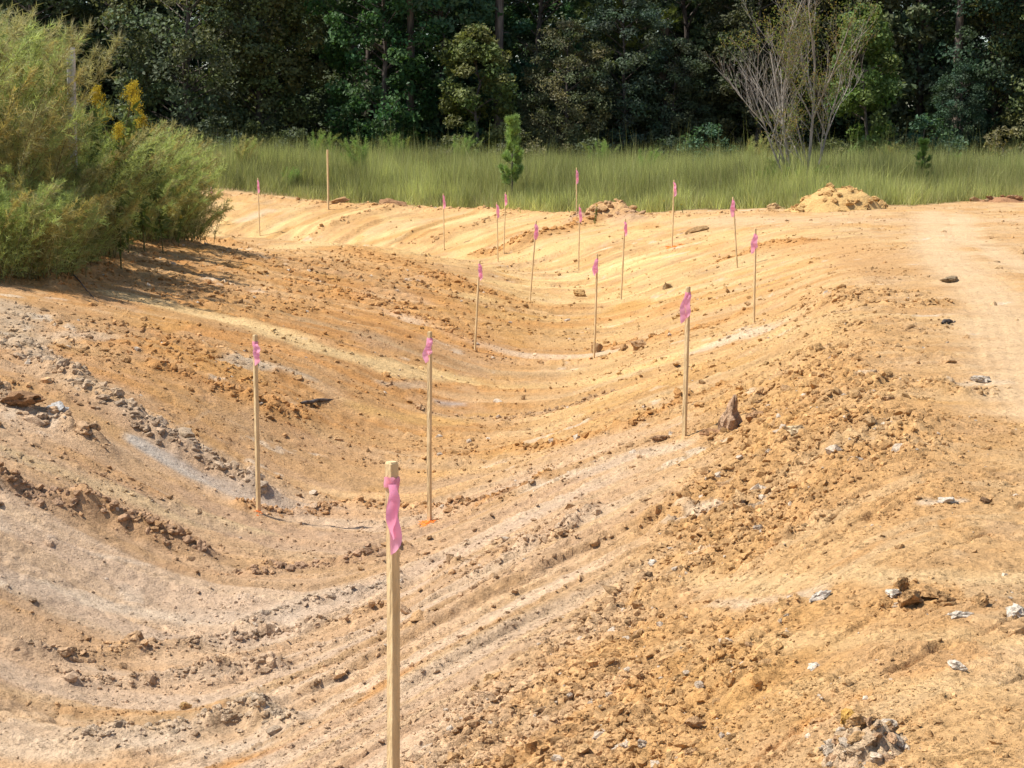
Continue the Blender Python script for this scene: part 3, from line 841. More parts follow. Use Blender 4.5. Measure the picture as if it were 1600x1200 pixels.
# single clods the photograph shows plainly
def pointed():
    V, F = ICO[2]; V = V.copy(); r = np.random.default_rng(3)
    tz = np.clip((V[:, 2] + 1) / 2, 0, 1)
    V[:, 0] = V[:, 0] * (1.25 - 0.95 * tz) + 0.25 * tz
    V[:, 1] *= 1.15 - 0.8 * tz
    for n_, d_ in (((-0.85, -0.45, 0.3), 0.42), ((0.8, -0.55, 0.25), 0.5), ((0.1, 0.95, 0.3), 0.45)):
        n_ = np.array(n_) / np.linalg.norm(n_)
        V = V - np.clip(V @ n_ - d_, 0, None)[:, None] * n_ * 0.9
    V *= 1 + 0.10 * sum(np.sin(V @ r.normal(0, 3.2, 3) + r.uniform(0, 6)) for _ in range(4))[:, None]
    V += r.normal(0, 0.05, V.shape)
    return build_mesh("pointed_rock", V, [F], None, False, M_CLOD)
clod(1140, 672, 0.14, (0.50, 0.325, 0.20), "tall pointed brown rock standing on the bank beside a stake", None, "rock", "pointed_rock", (0.7, 0.7, 1.0), 0.0, 0.12, pointed())
clod(1112, 682, 0.075, (0.40, 0.22, 0.11), "low brown slab leaning at the foot of the pointed rock", None, "rock", "clay_clod", (1.3, .9, .6))
clod(1180, 658, 0.07, (0.45, 0.26, 0.13), "brown clod just behind the pointed rock on the bank", None, "clod")
clod(1035, 696, 0.05, (0.40, 0.24, 0.13), "flat brown clod beside the foot of the bank stake", None, "clod", "clay_clod", (1.6, 1, .6))
clod(1245, 690, 0.055, (0.66, 0.50, 0.30), "smooth pale yellow lump on the spoil strip", None, "clod")
clod(905, 463, 0.13, (0.50, 0.30, 0.12), "orange boulder of clay lying on the yellow graded slope", None, "clod", "clay_clod", (1.2, .9, .8))
clod(1044 - 0, 452, 0.07, (0.30, 0.2, 0.1), "small dark clod on the yellow graded slope", None, "clod")
clod(932, 552, 0.09, (0.42, 0.25, 0.12), "round brown clod at the foot of the ditch bed stake", None, "clod")
clod(973, 553, 0.06, (0.46, 0.27, 0.12), "small round tan clod lying between two larger round clods", None, "clod")
clod(998, 551, 0.1, (0.43, 0.26, 0.13), "round brown clod beside its smaller twin on the graded slope", None, "clod")
clod(615, 323, 0.42, (0.36, 0.20, 0.10), "large flat brown slab of clay lying on the crest along the grass", None, "rock", "clay_slab", (1.0, .7, .45), 0.2)
clod(528, 323, 0.2, (0.42, 0.25, 0.12), "small flat brown slab beside the tall bare stake", None, "rock", "clay_slab", (1.2, .7, .35), 0.1)
clod(1208, 327, 0.14, (0.55, 0.36, 0.17), "lone rounded yellow clod beside the dirt pile", None, "clod")
clod(1485, 440, 0.13, (0.33, 0.24, 0.14), "curved dark clod beside the wheel track", None, "clod", "clay_clod", (1.2, .6, .5), 0.8)
clod(1090, 363, 0.2, (0.36, 0.22, 0.10), "dark brown clod on the bank behind the stakes", None, "clod", "clay_clod", (1.2, .8, .6))
clod(88, 655, 0.085, (0.50, 0.47, 0.43), "pale grey crumbly lump on the slope below the bush", None, "rock", "grey_lump", (1, 1, 1), None, 0.2)
clod(30, 640, 0.13, (0.33, 0.19, 0.10), "large dark brown clod at the head of the lump row", None, "clod", "clay_clod", (1.5, .8, .7), -0.5)
clod(290, 1110, 0.03, (0.66, 0.42, 0.18), "small yellow clod alone on the pale ditch floor", None, "clod")
clod(720, 995, 0.02, (0.42, 0.26, 0.15), "small brown clod on the smooth bank beside the thick stake", None, "clod", "clay_clod", (1.5, .9, .7))
for i, (px, py, s, lab) in enumerate([
        (1280, 948, 0.035, "white chalky lump at the end of the pale scraped patch"), (1500, 966, 0.032, "white chalky lump below the brown clods at the track edge"),
        (1588, 968, 0.04, "big white chalky lump at the edge of the flat"), (1495, 1048, 0.028, "white chalky lump alone on the flat ochre ground"),
        (1272, 1042, 0.026, "small white chalky lump beside the spoil strip"), (1395, 932, 0.035, "white topped lump in the row of brown clods"),
        (1020, 885, 0.028, "pinkish white lump on the spoil strip edge"), (1530, 597, 0.06, "white chalky lump beside the wheel track"),
        (1480, 778, 0.045, "flat whitish lump on the crumbly flat"), (1540, 783, 0.03, "dark brown crumb beside the flat whitish lump")]):
    clod(px, py, s, (0.68, 0.58, 0.46) if "dark" not in lab else (0.3, 0.18, 0.1), lab, None, "rock" if "dark" not in lab else "clod", "chalky_lump" if "dark" not in lab else "clay_clod", (1.3, .9, .7))
for i, (px, py, s) in enumerate([(1425, 945, .05), (1450, 935, .045), (1470, 932, .04), (1410, 925, .03), (1480, 945, .03), (1535, 945, .035)]):
    clod(px, py, s, (0.46, 0.27, 0.12), "brown clod in the row of clods on the flat beside white lumps", "row of brown clods on the flat")

# heap of clods at the frame's lower edge
def clod_heap(name, px, py, w, d, h, n, smin, smax, cols, label, cat, seed, ndetail=900):
    r = np.random.default_rng(seed)
    x0, y0 = ground_at(px, py)
    z0 = zat(x0, y0)
    root = empty(name, (x0, y0, z0 - 0.02))
    tag(root, label, cat)
    m = 44
    a = np.linspace(-1.3, 1.3, m)
    gx, gy = np.meshgrid(a, a)
    rad = np.hypot(gx, gy) + 0.35 * (fbm(gx * 1.8 + seed, gy * 1.8, seed, 3) - 0.5)
    hh = np.clip(1 - rad ** 1.6, -0.25, 1)
    hh = hh * (0.75 + 0.5 * fbm(gx * 3 + 5, gy * 3, seed + 3, 3)) + 0.22 * (worley(gx * 4 + 0.6 * fbm(gx * 5, gy * 5, seed, 3), gy * 4, seed + 5)[1] - 0.4) * np.clip(hh * 3, 0, 1)
    zs = surface((x0 + gx * w).ravel(), (y0 + gy * d).ravel()).reshape(gx.shape)
    Zl = np.where(hh > 0, hh * h, hh * 0.2) + (zs - (z0 - 0.02)) - 0.02
    V = np.stack([gx * w, gy * d, Zl], -1).reshape(-1, 3)
    i = np.arange(m - 1)[:, None] * m + np.arange(m - 1)[None]
    F = np.stack([i, i + 1, i + m + 1, i + m], -1).reshape(-1, 4)
    tone = np.array(cols[0])[None] * (0.85 + 0.3 * fbm(gx * 6, gy * 6, seed + 9, 3).reshape(-1, 1))
    link("heap", build_mesh("heap", V, [F], tone, True, M_SOIL), root)
    def hz(lx, ly):
        ix = np.clip((lx / w + 1.3) / 2.6 * (m - 1), 0, m - 1).astype(int); iy = np.clip((ly / d + 1.3) / 2.6 * (m - 1), 0, m - 1).astype(int)
        return Zl[iy, ix]
    for k in range(n):
        q = math.sqrt(r.random()) * 1.05; th = r.uniform(0, 6.28)
        lx, ly = q * w * math.cos(th), q * d * math.sin(th)
        s = r.uniform(smin, smax)
        o = link("clod", CLOD_MESH[int(r.integers(len(CLOD_MESH)))], root, (lx, ly, float(hz(np.array(lx), np.array(ly))) + s * 0.15), (r.uniform(-.5, .5), r.uniform(-.5, .5), r.uniform(0, 6.28)), (s * 1.15, s, s * 0.85))
        c = np.array(cols[int(r.integers(len(cols)))]) * r.uniform(0.85, 1.12)
        o.color = (*[float(v) for v in c], 1)
    return root
clod_heap("dirt_pile", 1308, 327, 1.05, 0.8, 0.5, 120, 0.03, 0.11, [(0.58, 0.37, 0.15), (0.56, 0.35, 0.14), (0.53, 0.32, 0.13)], "rounded pile of bright ochre dirt at the grass edge", "dirt pile", 5)
clod_heap("clod_heap", 1350, 1185, 0.125, 0.16, 0.11, 85, 0.009, 0.028, [(0.55, 0.39, 0.24), (0.55, 0.34, 0.16), (0.62, 0.50, 0.37), (0.48, 0.30, 0.17)], "heap of mixed grey and ochre clods on the flat ground", "clod heap", 8)
clod_heap("dirt_berm", 1565, 316, 0.75, 0.4, 0.13, 14, 0.05, 0.12, [(0.38, 0.20, 0.10), (0.50, 0.33, 0.18)], "low brown berm of clods where the flat meets the grass", "dirt pile", 11)
clod_heap("crest_heap", 952, 337, 0.62, 0.5, 0.20, 26, 0.05, 0.13, [(0.52, 0.32, 0.15), (0.48, 0.28, 0.13), (0.54, 0.34, 0.17)], "small heap of brown clods on the crest along the grass behind the stakes", "clod heap", 14)
clod(1322, 1138, 0.035, (0.66, 0.38, 0.10), "bright yellow orange clod on top of the mixed clod heap", None, "clod")

# ------------------------------------------------------------------ survey stakes
def stake(px, base, top, label, Y=None, lean=(0, 0), rz=0.7, tail=1, tl=0.2, ribbon=True, w=0.027, grp=None):
    if Y is None: x, y = ground_at(px, base)
    else: x, y = xat(px, Y, top), Y
    z = zat(x, y)
    if y > 15 and ribbon: w = 0.021
    H = ztop(top, y) - z
    root = empty("survey_stake", (x, y, z))
    tag(root, label, "stake", grp)
    r = random.Random(int(px * 7 + base))
    # shaft: bevelled square section, blunt top with chamfer, a little bow
    g = Geo()
    hs = w / 2; b = 0.12 * hs
    prof = np.array([(hs - b, hs), (-hs + b, hs), (-hs, hs - b), (-hs, -hs + b), (-hs + b, -hs), (hs - b, -hs), (hs, -hs + b), (hs, hs - b)])
    ca, sa = math.cos(rz), math.sin(rz)
    prof = np.stack([prof[:, 0] * ca - prof[:, 1] * sa, prof[:, 0] * sa + prof[:, 1] * ca], -1)
    hts = [-0.12, 0.0, H * .35, H * .7, H - 0.006, H]
    V = []
    for k, h in enumerate(hts):
        f = 0.8 if k == len(hts) - 1 else 1
        bow = 0.004 * math.sin(max(h, 0) / H * 3.1) * r.uniform(-1, 1)
        for p in prof: V.append((p[0] * f + lean[0] * h + bow, p[1] * f + lean[1] * h, h))
    n = 8; F = [(i * n + k, i * n + (k + 1) % n, (i + 1) * n + (k + 1) % n, (i + 1) * n + k) for i in range(len(hts) - 1) for k in range(n)]
    g.add(V, F)
    t0 = (len(hts) - 1) * n
    c = len(V)
    me = None
    g2 = Geo(); g2.add(V, F)
    g2.f[4].append(np.array([[t0, t0 + 1, t0 + 2, t0 + 3], [t0, t0 + 3, t0 + 4, t0 + 7], [t0 + 4, t0 + 5, t0 + 6, t0 + 7]]))
    link("shaft", g2.mesh("shaft", M_STAKE), root)
    if not ribbon: return root
    # flagging: a crumpled knot round the shaft and a hanging tail
    hk = H - r.uniform(0.05, 0.075)
    rb = Geo()
    ring = []
    rad = w * 0.78
    nn = 14
    for lv, dz in enumerate((-0.016, -0.005, 0.006, 0.016)):
        for k in range(nn):
            a = 2 * math.pi * k / nn
            rr = rad * (1 + 0.12 * r.uniform(-1, 1)) * (1.0 if lv in (1, 2) else 0.94)
            ring.append((rr * math.cos(a) + lean[0] * hk, rr * math.sin(a) + lean[1] * hk, hk + dz + 0.004 * r.uniform(-1, 1)))
    Fr = [(l * nn + k, l * nn + (k + 1) % nn, (l + 1) * nn + (k + 1) % nn, (l + 1) * nn + k) for l in range(3) for k in range(nn)]
    rb.add(ring, Fr)
    rib = link("flagging_ribbon", rb.mesh("flagging_ribbon", M_RIBBON, True), root)
    for ti in range(2):
        L = tl * (1 if ti == 0 else r.uniform(0.6, 0.85))
        tg = Geo()
        m = 16
        a0 = (-1.57 if tail > 0 else -2.0) + r.uniform(-0.4, 0.4) + (0.5 if ti else 0)
        ox, oy = (rad + 0.004 + 0.006 * ti) * math.cos(a0), (rad + 0.004 + 0.006 * ti) * math.sin(a0)
        tw = r.uniform(-0.3, 0.3); rate = r.uniform(-1.3, 1.3)
        V = []
        for k in range(m):
            s = k / (m - 1)
            wd = 0.018 * min(1.5, max(1, y / 16)) * (0.55 + 0.6 * math.sin(min(s * 1.8, 1.57))) * (1 - 0.5 * max(0, s - 0.85) / 0.15)
            ang = tw + rate * s
            dx, dy = math.cos(ang), math.sin(ang) * 0.7
            cx = ox + tail * 0.02 * math.sin(s * 2.2) * (1 - 0.5 * ti) + 0.005 * math.sin(s * 9 + tw * 5)
            cy = oy - 0.012 * math.sin(s * 3)
            h = hk - s * L
            for e in (-1, -0.35, 0.35, 1):
                V.append((cx + e * wd * dx + lean[0] * h, cy + e * wd * dy - 0.005 * (1 - e * e) * math.sin(s * 12 + tw), h + 0.01 * e * max(0, s - 0.9) * 6))
        Ft = [(k * 4 + j, k * 4 + j + 1, k * 4 + j + 5, k * 4 + j + 4) for k in range(m - 1) for j in range(3)]
        tg.add(V, Ft)
        link("tail", tg.mesh("tail", M_RIBBON, True), rib)
    return root

stake(611, 1440, 722, "thick stake with long pink ribbon, alone on the smooth bank", Y=5.0, lean=(0.001, 0.006), rz=0.74, tl=0.20, tail=0.3, w=0.0285)
stake(404, 799, 523, "bed stake at the end of the clod row nearest the grey windrow", lean=(0.0, 0), tail=1, tl=0.15)
stake(671, 806, 518, "bed stake with orange paint sprayed at its foot", lean=(0.008, 0), rz=1.0, tail=-1, tl=0.16)
stake(1069, 690, 448, "bank stake beside the tall pointed rock", lean=(0.012, 0), tail=-1, tl=0.20, rz=.9)
stake(742, 548, 407, "thin bed stake by the pale grey streak", lean=(0.055, 0), tail=1, tl=0.19)
stake(928, 562, 397, "bed stake with a round brown clod at its foot", lean=(0.025, 0), tail=-1, tl=0.2)
stake(1178, 503, 357, "bank stake standing alone between spoil strip and bare flat", lean=(-0.003, 0), tail=-1, tl=0.21)
stake(828, 470, 345, "leaning bed stake on the yellow graded floor", lean=(0.075, 0), tail=1, tl=0.24)
stake(970, 473, 342, "bed stake near the orange clay boulder", lean=(0.045, 0), tail=1, tl=0.22)
stake(1152, 420, 308, "bank stake leaning toward the ditch by the bare flat", lean=(-0.08, 0), tail=-1, tl=0.26)
stake(778, 410, 316, "shorter of two close stakes below the crest heap", lean=(-0.02, 0), tail=1, tl=0.28)
stake(904, 425, 319, "bed stake in front of the crest heap", lean=(0.01, 0), tail=1, tl=0.28)
stake(1050, 388, 281, "bank stake with an orange paint dab at its foot", lean=(0.02, 0), tail=1, tl=0.26)
stake(694, 388, 302, "bed stake on the yellow slope below the crest along the grass", lean=(-0.01, 0), tail=1, tl=0.30)
stake(787, 398, 300, "taller of two close stakes below the crest heap", lean=(0.03, 0), tail=1, tl=0.24)
stake(901, 345, 262, "crest stake standing high against the grass", Y=43.0, tail=1, tl=0.32)
stake(406, 368, 278, "bed stake on the yellow floor by the bush end", lean=(-0.015, 0), tail=1, tl=0.32)
stake(513, 328, 234, "tall bare stake without ribbon on the bank along the grass", lean=(0, 0), ribbon=False, w=0.04)
stake(329, 330, 289, "ribboned stake half hidden behind the bush end", Y=46.5, lean=(0, 0), tail=1, tl=0.3)

def paint_mark(px, py, s, n, label):
    r = np.random.default_rng(int(px))
    x0, y0 = ground_at(px, py)
    X = x0 + r.normal(0, s, n); Y = y0 + r.normal(0, s * 1.3, n) - s * 0.5
    Z = surface(X, Y)
    g = Geo()
    for i in range(n):
        V, F = SMALL[int(r.integers(len(SMALL)))]
        k = s * r.uniform(0.15, 0.42)
        g.add(V * np.array([k * 1.6, k * 1.6, k * 0.5]) + (X[i] - x0, Y[i] - y0, Z[i] - Z[0] + k * 0.1), F)
    o = link("paint_mark", g.mesh("paint_mark", M_PAINT), None, (x0, y0, float(Z[0])))
    tag(o, label, "paint mark")
paint_mark(667, 807, 0.04, 60, "orange paint sprayed on soil around a bed stake's foot")
paint_mark(404, 801, 0.018, 20, "faint orange paint dab at the stake by the grey windrow")
paint_mark(1050, 388, 0.09, 24, "orange paint dab on the bank below a stake")
paint_mark(927, 563, 0.035, 14, "tiny orange paint dab beside the round brown clod")

# sticks on the soil
def stick(px1, py1, px2, py2, rad, label, col):
    a = np.array(ground_at(px1, py1)); b = np.array(ground_at(px2, py2))
    t = np.linspace(0, 1, 7)
    P = a[None] + (b - a)[None] * t[:, None]
    Z = surface(P[:, 0], P[:, 1]) + rad * 0.6
    pts = np.column_stack([P - a, Z - Z[0]])
    pts[:, 2] += 0.01 * np.sin(t * 5)
    V, F = tube(pts, rad * np.array([.6, 1, 1.1, .9, 1, .8, .4]), 7)
    g = Geo(); g.add(V, F)
    o = link("stick", g.mesh("stick", M_BARK, True), None, (a[0], a[1], float(Z[0])))
    tag(o, label, "stick")
stick(470, 634, 520, 626, 0.018, "short dark stick lying on the orange slope behind the stakes", None)
stick(95, 425, 160, 475, 0.007, "dry stalk fallen from the bush onto the slope", None)
stick(1472, 512, 1492, 507, 0.02, "dark twig lying on the bare flat", None)

# ------------------------------------------------------------------ plants
def leaf_quads(r, C, size, aspect=0.55, up=0.4, out=None):
    """one diamond leaf per centre"""
    n = len(C)
    nv = r.normal(size=(n, 3)); nv[:, 2] += up * 1.5
    if out is not None: nv += out * 0.8
    nv /= np.linalg.norm(nv, axis=1)[:, None]
    a = np.cross(nv, r.normal(size=(n, 3))); a /= np.linalg.norm(a, axis=1)[:, None]
    b = np.cross(nv, a)
    L = size[:, None] * a; W = size[:, None] * aspect * b
    V = np.stack([C - L * 0.5, C - L * 0.05 + W * 0.5 + nv * size[:, None] * 0.08, C + L * 0.5, C - L * 0.05 - W * 0.5 + nv * size[:, None] * 0.08], 1)
    F = (np.arange(n) * 4)[:, None] + np.arange(4)[None]
    return V.reshape(-1, 3), F

def broadleaf(seed, H, W, ncl, nlf, ls, low=0.03, clr=0.45):
    r = np.random.default_rng(seed)
    trunk = Geo(); 
    zt = np.linspace(-0.3, H * 0.85, 9)
    tp = np.column_stack([np.cumsum(r.normal(0, 0.10, 9)), np.cumsum(r.normal(0, 0.10, 9)), zt]); tp[:2, :2] = 0
    tr = np.linspace(0.14, 0.03, 9) * H / 9
    trunk.add(*tube(tp, tr, 8))
    cents = []
    for k in range(ncl):
        h = low + (1 - low) * r.random() ** 0.9
        prof = min(1.0, (h + 0.25) ** 0.5) * math.sqrt(max(0.02, 1 - max(0, (h - 0.45) / 0.56) ** 2))
        th = r.uniform(0, 6.28); q = r.uniform(0.35, 1.0) ** 0.6
        lump = 0.75 + 0.45 * vnoise(np.array([th * 1.3 + seed]), np.array([h * 5.0]), seed)[0]
        rad = W / 2 * prof * q * lump
        ctr = np.array([np.interp(h * H, zt, tp[:, 0]) + rad * math.cos(th), np.interp(h * H, zt, tp[:, 1]) + rad * math.sin(th), h * H])
        cents.append(ctr)
        if k % 3 == 0:
            h0 = max(0.1, h * H - rad * r.uniform(0.3, 0.8))
            s = np.array([np.interp(h0, zt, tp[:, 0]), np.interp(h0, zt, tp[:, 1]), h0])
            md = (s + ctr) / 2 + r.normal(0, 0.12, 3) + (0, 0, 0.1)
            trunk.add(*tube([s, (s + md) / 2, md, ctr], [0.035, 0.026, 0.018, 0.006], 5))
    cr = Geo()
    for c in cents:
        n = int(nlf * r.uniform(0.6, 1.4)); rad = clr * r.uniform(0.7, 1.35)
        d = r.normal(size=(n, 3)); d /= np.linalg.norm(d, axis=1)[:, None]
        C = c + d * (rad * r.random((n, 1)) ** 0.45) * np.array([1.15, 1.15, 0.75])
        out = C - np.array([np.interp(c[2], zt, tp[:, 0]), np.interp(c[2], zt, tp[:, 1]), c[2] - 0.6]); out /= np.linalg.norm(out, axis=1)[:, None] + 1e-6
        V, F = leaf_quads(r, C, ls * r.uniform(0.6, 1.35, n), 0.6, 0.4, out)
        tone = r.uniform(0.75, 1.2) * r.uniform(0.65, 1.35, n)
        col = np.stack([tone * r.uniform(0.85, 1.2), tone, tone * r.uniform(0.8, 1.1)], -1)
        cr.add(V, F, np.repeat(col, 4, 0))
    return trunk.mesh("trunk", M_BARK, True), cr.mesh("crown", M_LEAF)

def place_tree(meshes, name, px, Y, tint, label, cat, group=None, sc=1.0, rz=0.0, sz=None, z=None):
    x = xat(px, Y, 250)
    z = zat(x, Y) if z is None else z
    root = empty(name, (x, Y, z), rz)
    root.scale = (sc, sc, sz or sc)
    tag(root, label, cat, group)
    for nm, me in meshes:
        o = link(nm, me, root)
        o.color = (*tint, 1)
    return root

BT = [broadleaf(101, 11, 6.5, 250, 95, 0.19), broadleaf(102, 10, 5.2, 220, 95, 0.17), broadleaf(103, 12, 6.0, 240, 80, 0.24), broadleaf(104, 5.2, 2.8, 70, 130, 0.15, 0.03, 0.36), broadleaf(105, 9, 6.0, 260, 95, 0.15, 0.02)]
BT = [[("trunk", a), ("crown", b)] for a, b in BT]
SHR = broadleaf(106, 1.8, 2.2, 26, 70, 0.13, 0.05, 0.3); SHR = [("trunk", SHR[0]), ("crown", SHR[1])]

def T(k, px, Y, tint, label, sc=1, rz=0, sz=None, name="broadleaf_tree", cat="tree", group=None):
    return place_tree(BT[k], name, px, Y, tint, label, cat, group, sc, rz, sz)
GG = (0.115, 0.14, 0.075); OL = (0.13, 0.145, 0.06); DG = (0.055, 0.12, 0.04); BL = (0.075, 0.14, 0.075); YG = (0.15, 0.18, 0.06); DK = (0.08, 0.112, 0.058); GO = (0.15, 0.155, 0.08)
T(0, 60, 68, DK, "dark tree in the wood behind the feathery bush", 1.0, 0.3)
T(4, 285, 65, GG, "wide grey green oak at the wood edge beyond the bush", 1.12, 1.1)
T(1, 420, 66.5, OL, "olive green tree between the grey oak and the deep green tree", 1.0, 2.0)
T(0, 595, 65.5, DG, "deep green dense tree at the wood edge", 0.9, 2.6)
T(2, 690, 67, BL, "bluish green tree with large leaves beside the deep green tree", 0.9, 0.5)
T(3, 745, 63.5, YG, "slim pale yellow green sapling in front of the dark wood", 1.0, 0.8)
T(4, 890, 65, GO, "dull olive tree low at the wood edge under the pine bough", 0.62, 2.2)
T(1, 975, 66, (0.07, 0.10, 0.065), "small grey green tree beside the dull olive tree", 0.7, 4.0)
T(2, 840, 69.5, BL, "tall leafy tree between the two bare pine trunks", 0.95, 3.3)
T(0, 1075, 69, DK, "dark vine hung tree behind the dull olive tree", 1.0, 4.4)
T(1, 1170, 67, (0.075, 0.085, 0.045), "brownish green tree just behind the bare tree", 0.9, 5.0)
T(3, 1355, 62, (0.12, 0.18, 0.05), "vine covered yellow green column of leaves beside the bare tree", 0.95, 2.0, 1.15)
T(2, 1425, 68.5, GG, "dark grey green tree close by the pale pine trunk", 0.95, 1.3)
T(4, 1540, 66.5, (0.05, 0.085, 0.05), "dark green tree at the wood's end beyond the berm", 1.0, 0.4)
T(1, 1650, 65, OL, "olive tree past the end of the berm", 1.0, 1.9)
T(4, 1045, 66.3, (0.08, 0.10, 0.06), "low dark tree hiding the foot of the boughed pine", 0.55, 1.0)
T(1, 1500, 64.6, (0.06, 0.10, 0.06), "low bluish tree hiding the foot of the pale trunked pine", 0.42, 1.0)
T(0, 1270, 70, DK, "dark tree filling the wood behind the bare tree's crown", 1.05, 3.9)
r2 = np.random.default_rng(77)
for i in range(11):
    T(int(r2.integers(0, 3)), -140 + i * 185 + r2.uniform(-40, 40), r2.uniform(72, 76), tuple(np.array(DK) * r2.uniform(0.8, 1.3)), "dark tree deep in the wood, seen between the front trees", r2.uniform(1.05, 1.25), r2.uniform(0, 6.28), None, "broadleaf_tree", "tree", "trees deep in the wood")
UND = ["dense dark understory shrub filling the gap between wood trees", "understory shrubs in the wood"]
for row, (y0, n) in enumerate(((69.5, 17), (74, 19), (79, 20))):
    for i in range(n):
        place_tree(SHR, "understory_shrub", -130 + (i + 0.5 * (row % 2)) * 1860 / n + r2.uniform(-25, 25), y0 + r2.uniform(-1, 1), tuple(np.array(DK) * r2.uniform(0.8, 1.4)), UND[0], "shrub", UND[1], r2.uniform(1.5, 2.3), r2.uniform(0, 6.28))
for i in range(13):
    T(int(r2.integers(0, 3)), -180 + i * 165 + r2.uniform(-40, 40), r2.uniform(90, 97), tuple(np.array(DK) * r2.uniform(0.6, 1.0)), "dark tree deep in the wood, seen between the front trees", r2.uniform(1.3, 1.5), r2.uniform(0, 6.28), None, "broadleaf_tree", "tree", "trees deep in the wood")
for i in range(11):
    T(int(r2.integers(0, 3)), -160 + i * 190 + r2.uniform(-40, 40), r2.uniform(80, 86), tuple(np.array(DK) * r2.uniform(0.6, 1.0)), "dark tree deep in the wood, seen between the front trees", r2.uniform(1.2, 1.4), r2.uniform(0, 6.28), None, "broadleaf_tree", "tree", "trees deep in the wood")
for (px, Y, tint, sc, lab) in [
        (700, 61.5, GO, 0.75, "low olive shrub at the foot of the yellow green sapling"), (800, 62, GO, 0.9, "low shrub behind the young pine"),
        (930, 62, GG, 0.8, "low grey green shrub beneath the dull olive tree"), (1060, 62, (0.06, 0.09, 0.05), 0.8, "low dark shrub between olive tree and bare tree"),
        (1115, 61.5, BL, 1.0, "bluish shrub beside the bare tree"), (1385, 62, YG, 0.75, "bright yellow green shrub beside the leafy column"),
        (1440, 63, BL, 1.25, "bluish green shrub below the pale pine trunk"), (1580, 60, (0.19, 0.17, 0.08), 1.0, "yellowish shrub at the wood edge beyond the berm"),
        (470, 62, GG, 0.8, "low grey green shrub at the edge of the tall grass"), (215, 62, GG, 1.0, "grey green shrub behind the bush's flowering end"),
        (350, 62.5, GG, 1.0, "grey green shrub under the grey oak"), (1290, 61, OL, 0.8, "olive shrub behind the base of the bare tree")]:
    place_tree(SHR, "shrub", px, Y, tint, lab, "shrub", None, sc, px * 0.01)

# pines: tall bare trunks with high crowns
def needles(r, C, D, n, ln, spread=0.8):
    """n needles from every centre C, fanned about direction D"""
    m = len(C)
    base = np.repeat(C, n, 0); d = np.repeat(D, n, 0) + r.normal(0, spread, (m * n, 3))
    d /= np.linalg.norm(d, axis=1)[:, None]
    L = ln * r.uniform(0.6, 1.15, (m * n, 1))
    sd_ = np.cross(d, r.normal(size=(m * n, 3))); sd_ /= np.linalg.norm(sd_, axis=1)[:, None]
    w = 0.012
    tip = base + d * L; tip[:, 2] -= 0.12 * L[:, 0]
    V = np.stack([base - sd_ * w, base + sd_ * w, tip], 1)
    F = (np.arange(m * n) * 3)[:, None] + np.arange(3)[None]
    return V.reshape(-1, 3), F
def tall_pine(seed, H, r0, zcrown, bough=None):
    r = np.random.default_rng(seed)
    tg = Geo(); cg = Geo()
    zt = np.linspace(-0.3, H, 12)
    tp = np.column_stack([np.cumsum(r.normal(0, .03, 12)), np.cumsum(r.normal(0, .03, 12)), zt])
    tg.add(*tube(tp, np.linspace(r0, r0 * 0.25, 12), 12))
    br = []
    for k in range(26):
        h = r.uniform(zcrown, H); th = r.uniform(0, 6.28); L = 2.6 * (1 - 0.6 * (h - zcrown) / (H - zcrown)) * r.uniform(0.7, 1.1)
        br.append((h, th, L, 0.15))
    for k in range(4):
        h = r.uniform(2.5, zcrown); th = r.uniform(0, 6.28)
        s = np.array([0, 0, h]); e = s + np.array([math.cos(th), math.sin(th), -0.1]) * r.uniform(0.4, 0.9)
        tg.add(*tube([s, (s + e) / 2, e], [0.03, 0.02, 0.008], 5))
    if bough: br += bough
    for h, th, L, rise in br:
        s = np.array([np.interp(h, zt, tp[:, 0]), np.interp(h, zt, tp[:, 1]), h])
        t = np.linspace(0, 1, 6)[:, None]
        P = s + t * L * np.array([math.cos(th), math.sin(th), rise]) - np.array([0, 0, 0.25]) * t * t * L * 0.5
        tg.add(*tube(P, np.linspace(0.045, 0.012, 6), 5))
        C = []; D = []
        for q in range(int(14 * L)):
            u = r.uniform(0.25, 1.0)
            c = s + u * L * np.array([math.cos(th), math.sin(th), rise]) - np.array([0, 0, 0.25]) * u * u * L * 0.5 + r.normal(0, 0.32, 3) * np.array([1, 1, .6])
            C.append(c); D.append(np.array([math.cos(th), math.sin(th), 0.5]) + r.normal(0, .4, 3))
        C = np.array(C); D = np.array(D); D /= np.linalg.norm(D, axis=1)[:, None]
        V, F = needles(r, C, D, 34, 0.30, 0.55)
        tone = np.repeat(r.uniform(0.6, 1.3, len(C)), 34 * 3)
        cg.add(V, F, np.stack([tone * 1.05, tone, tone], -1))
    return [("trunk", tg.mesh("trunk", M_PINEBARK, True)), ("crown", cg.mesh("crown", M_NEEDLE))]
PN = tall_pine(201, 15, 0.24, 9.0)
place_tree(PN, "pine_tree", 780, 66.5, (0.07, 0.12, 0.03), "tall pine with a pale grey bare trunk behind the yellow green sapling", "tree", None, 0.95, 0.5)
place_tree(PN, "pine_tree", 1492, 66, (0.07, 0.12, 0.03), "tall pine with a pale trunk rising behind the bluish shrub", "tree", None, 0.85, 2.2)
place_tree(PN, "pine_tree", 1573, 68, (0.07, 0.12, 0.03), "slender pine trunk in the dark wood beyond the berm", "tree", None, 0.5, 4.0, 0.9)
place_tree(PN, "pine_tree", 643, 65.8, (0.07, 0.12, 0.03), "dark pine trunk between the deep green and bluish trees", "tree", None, 0.75, 5.0, 0.9)
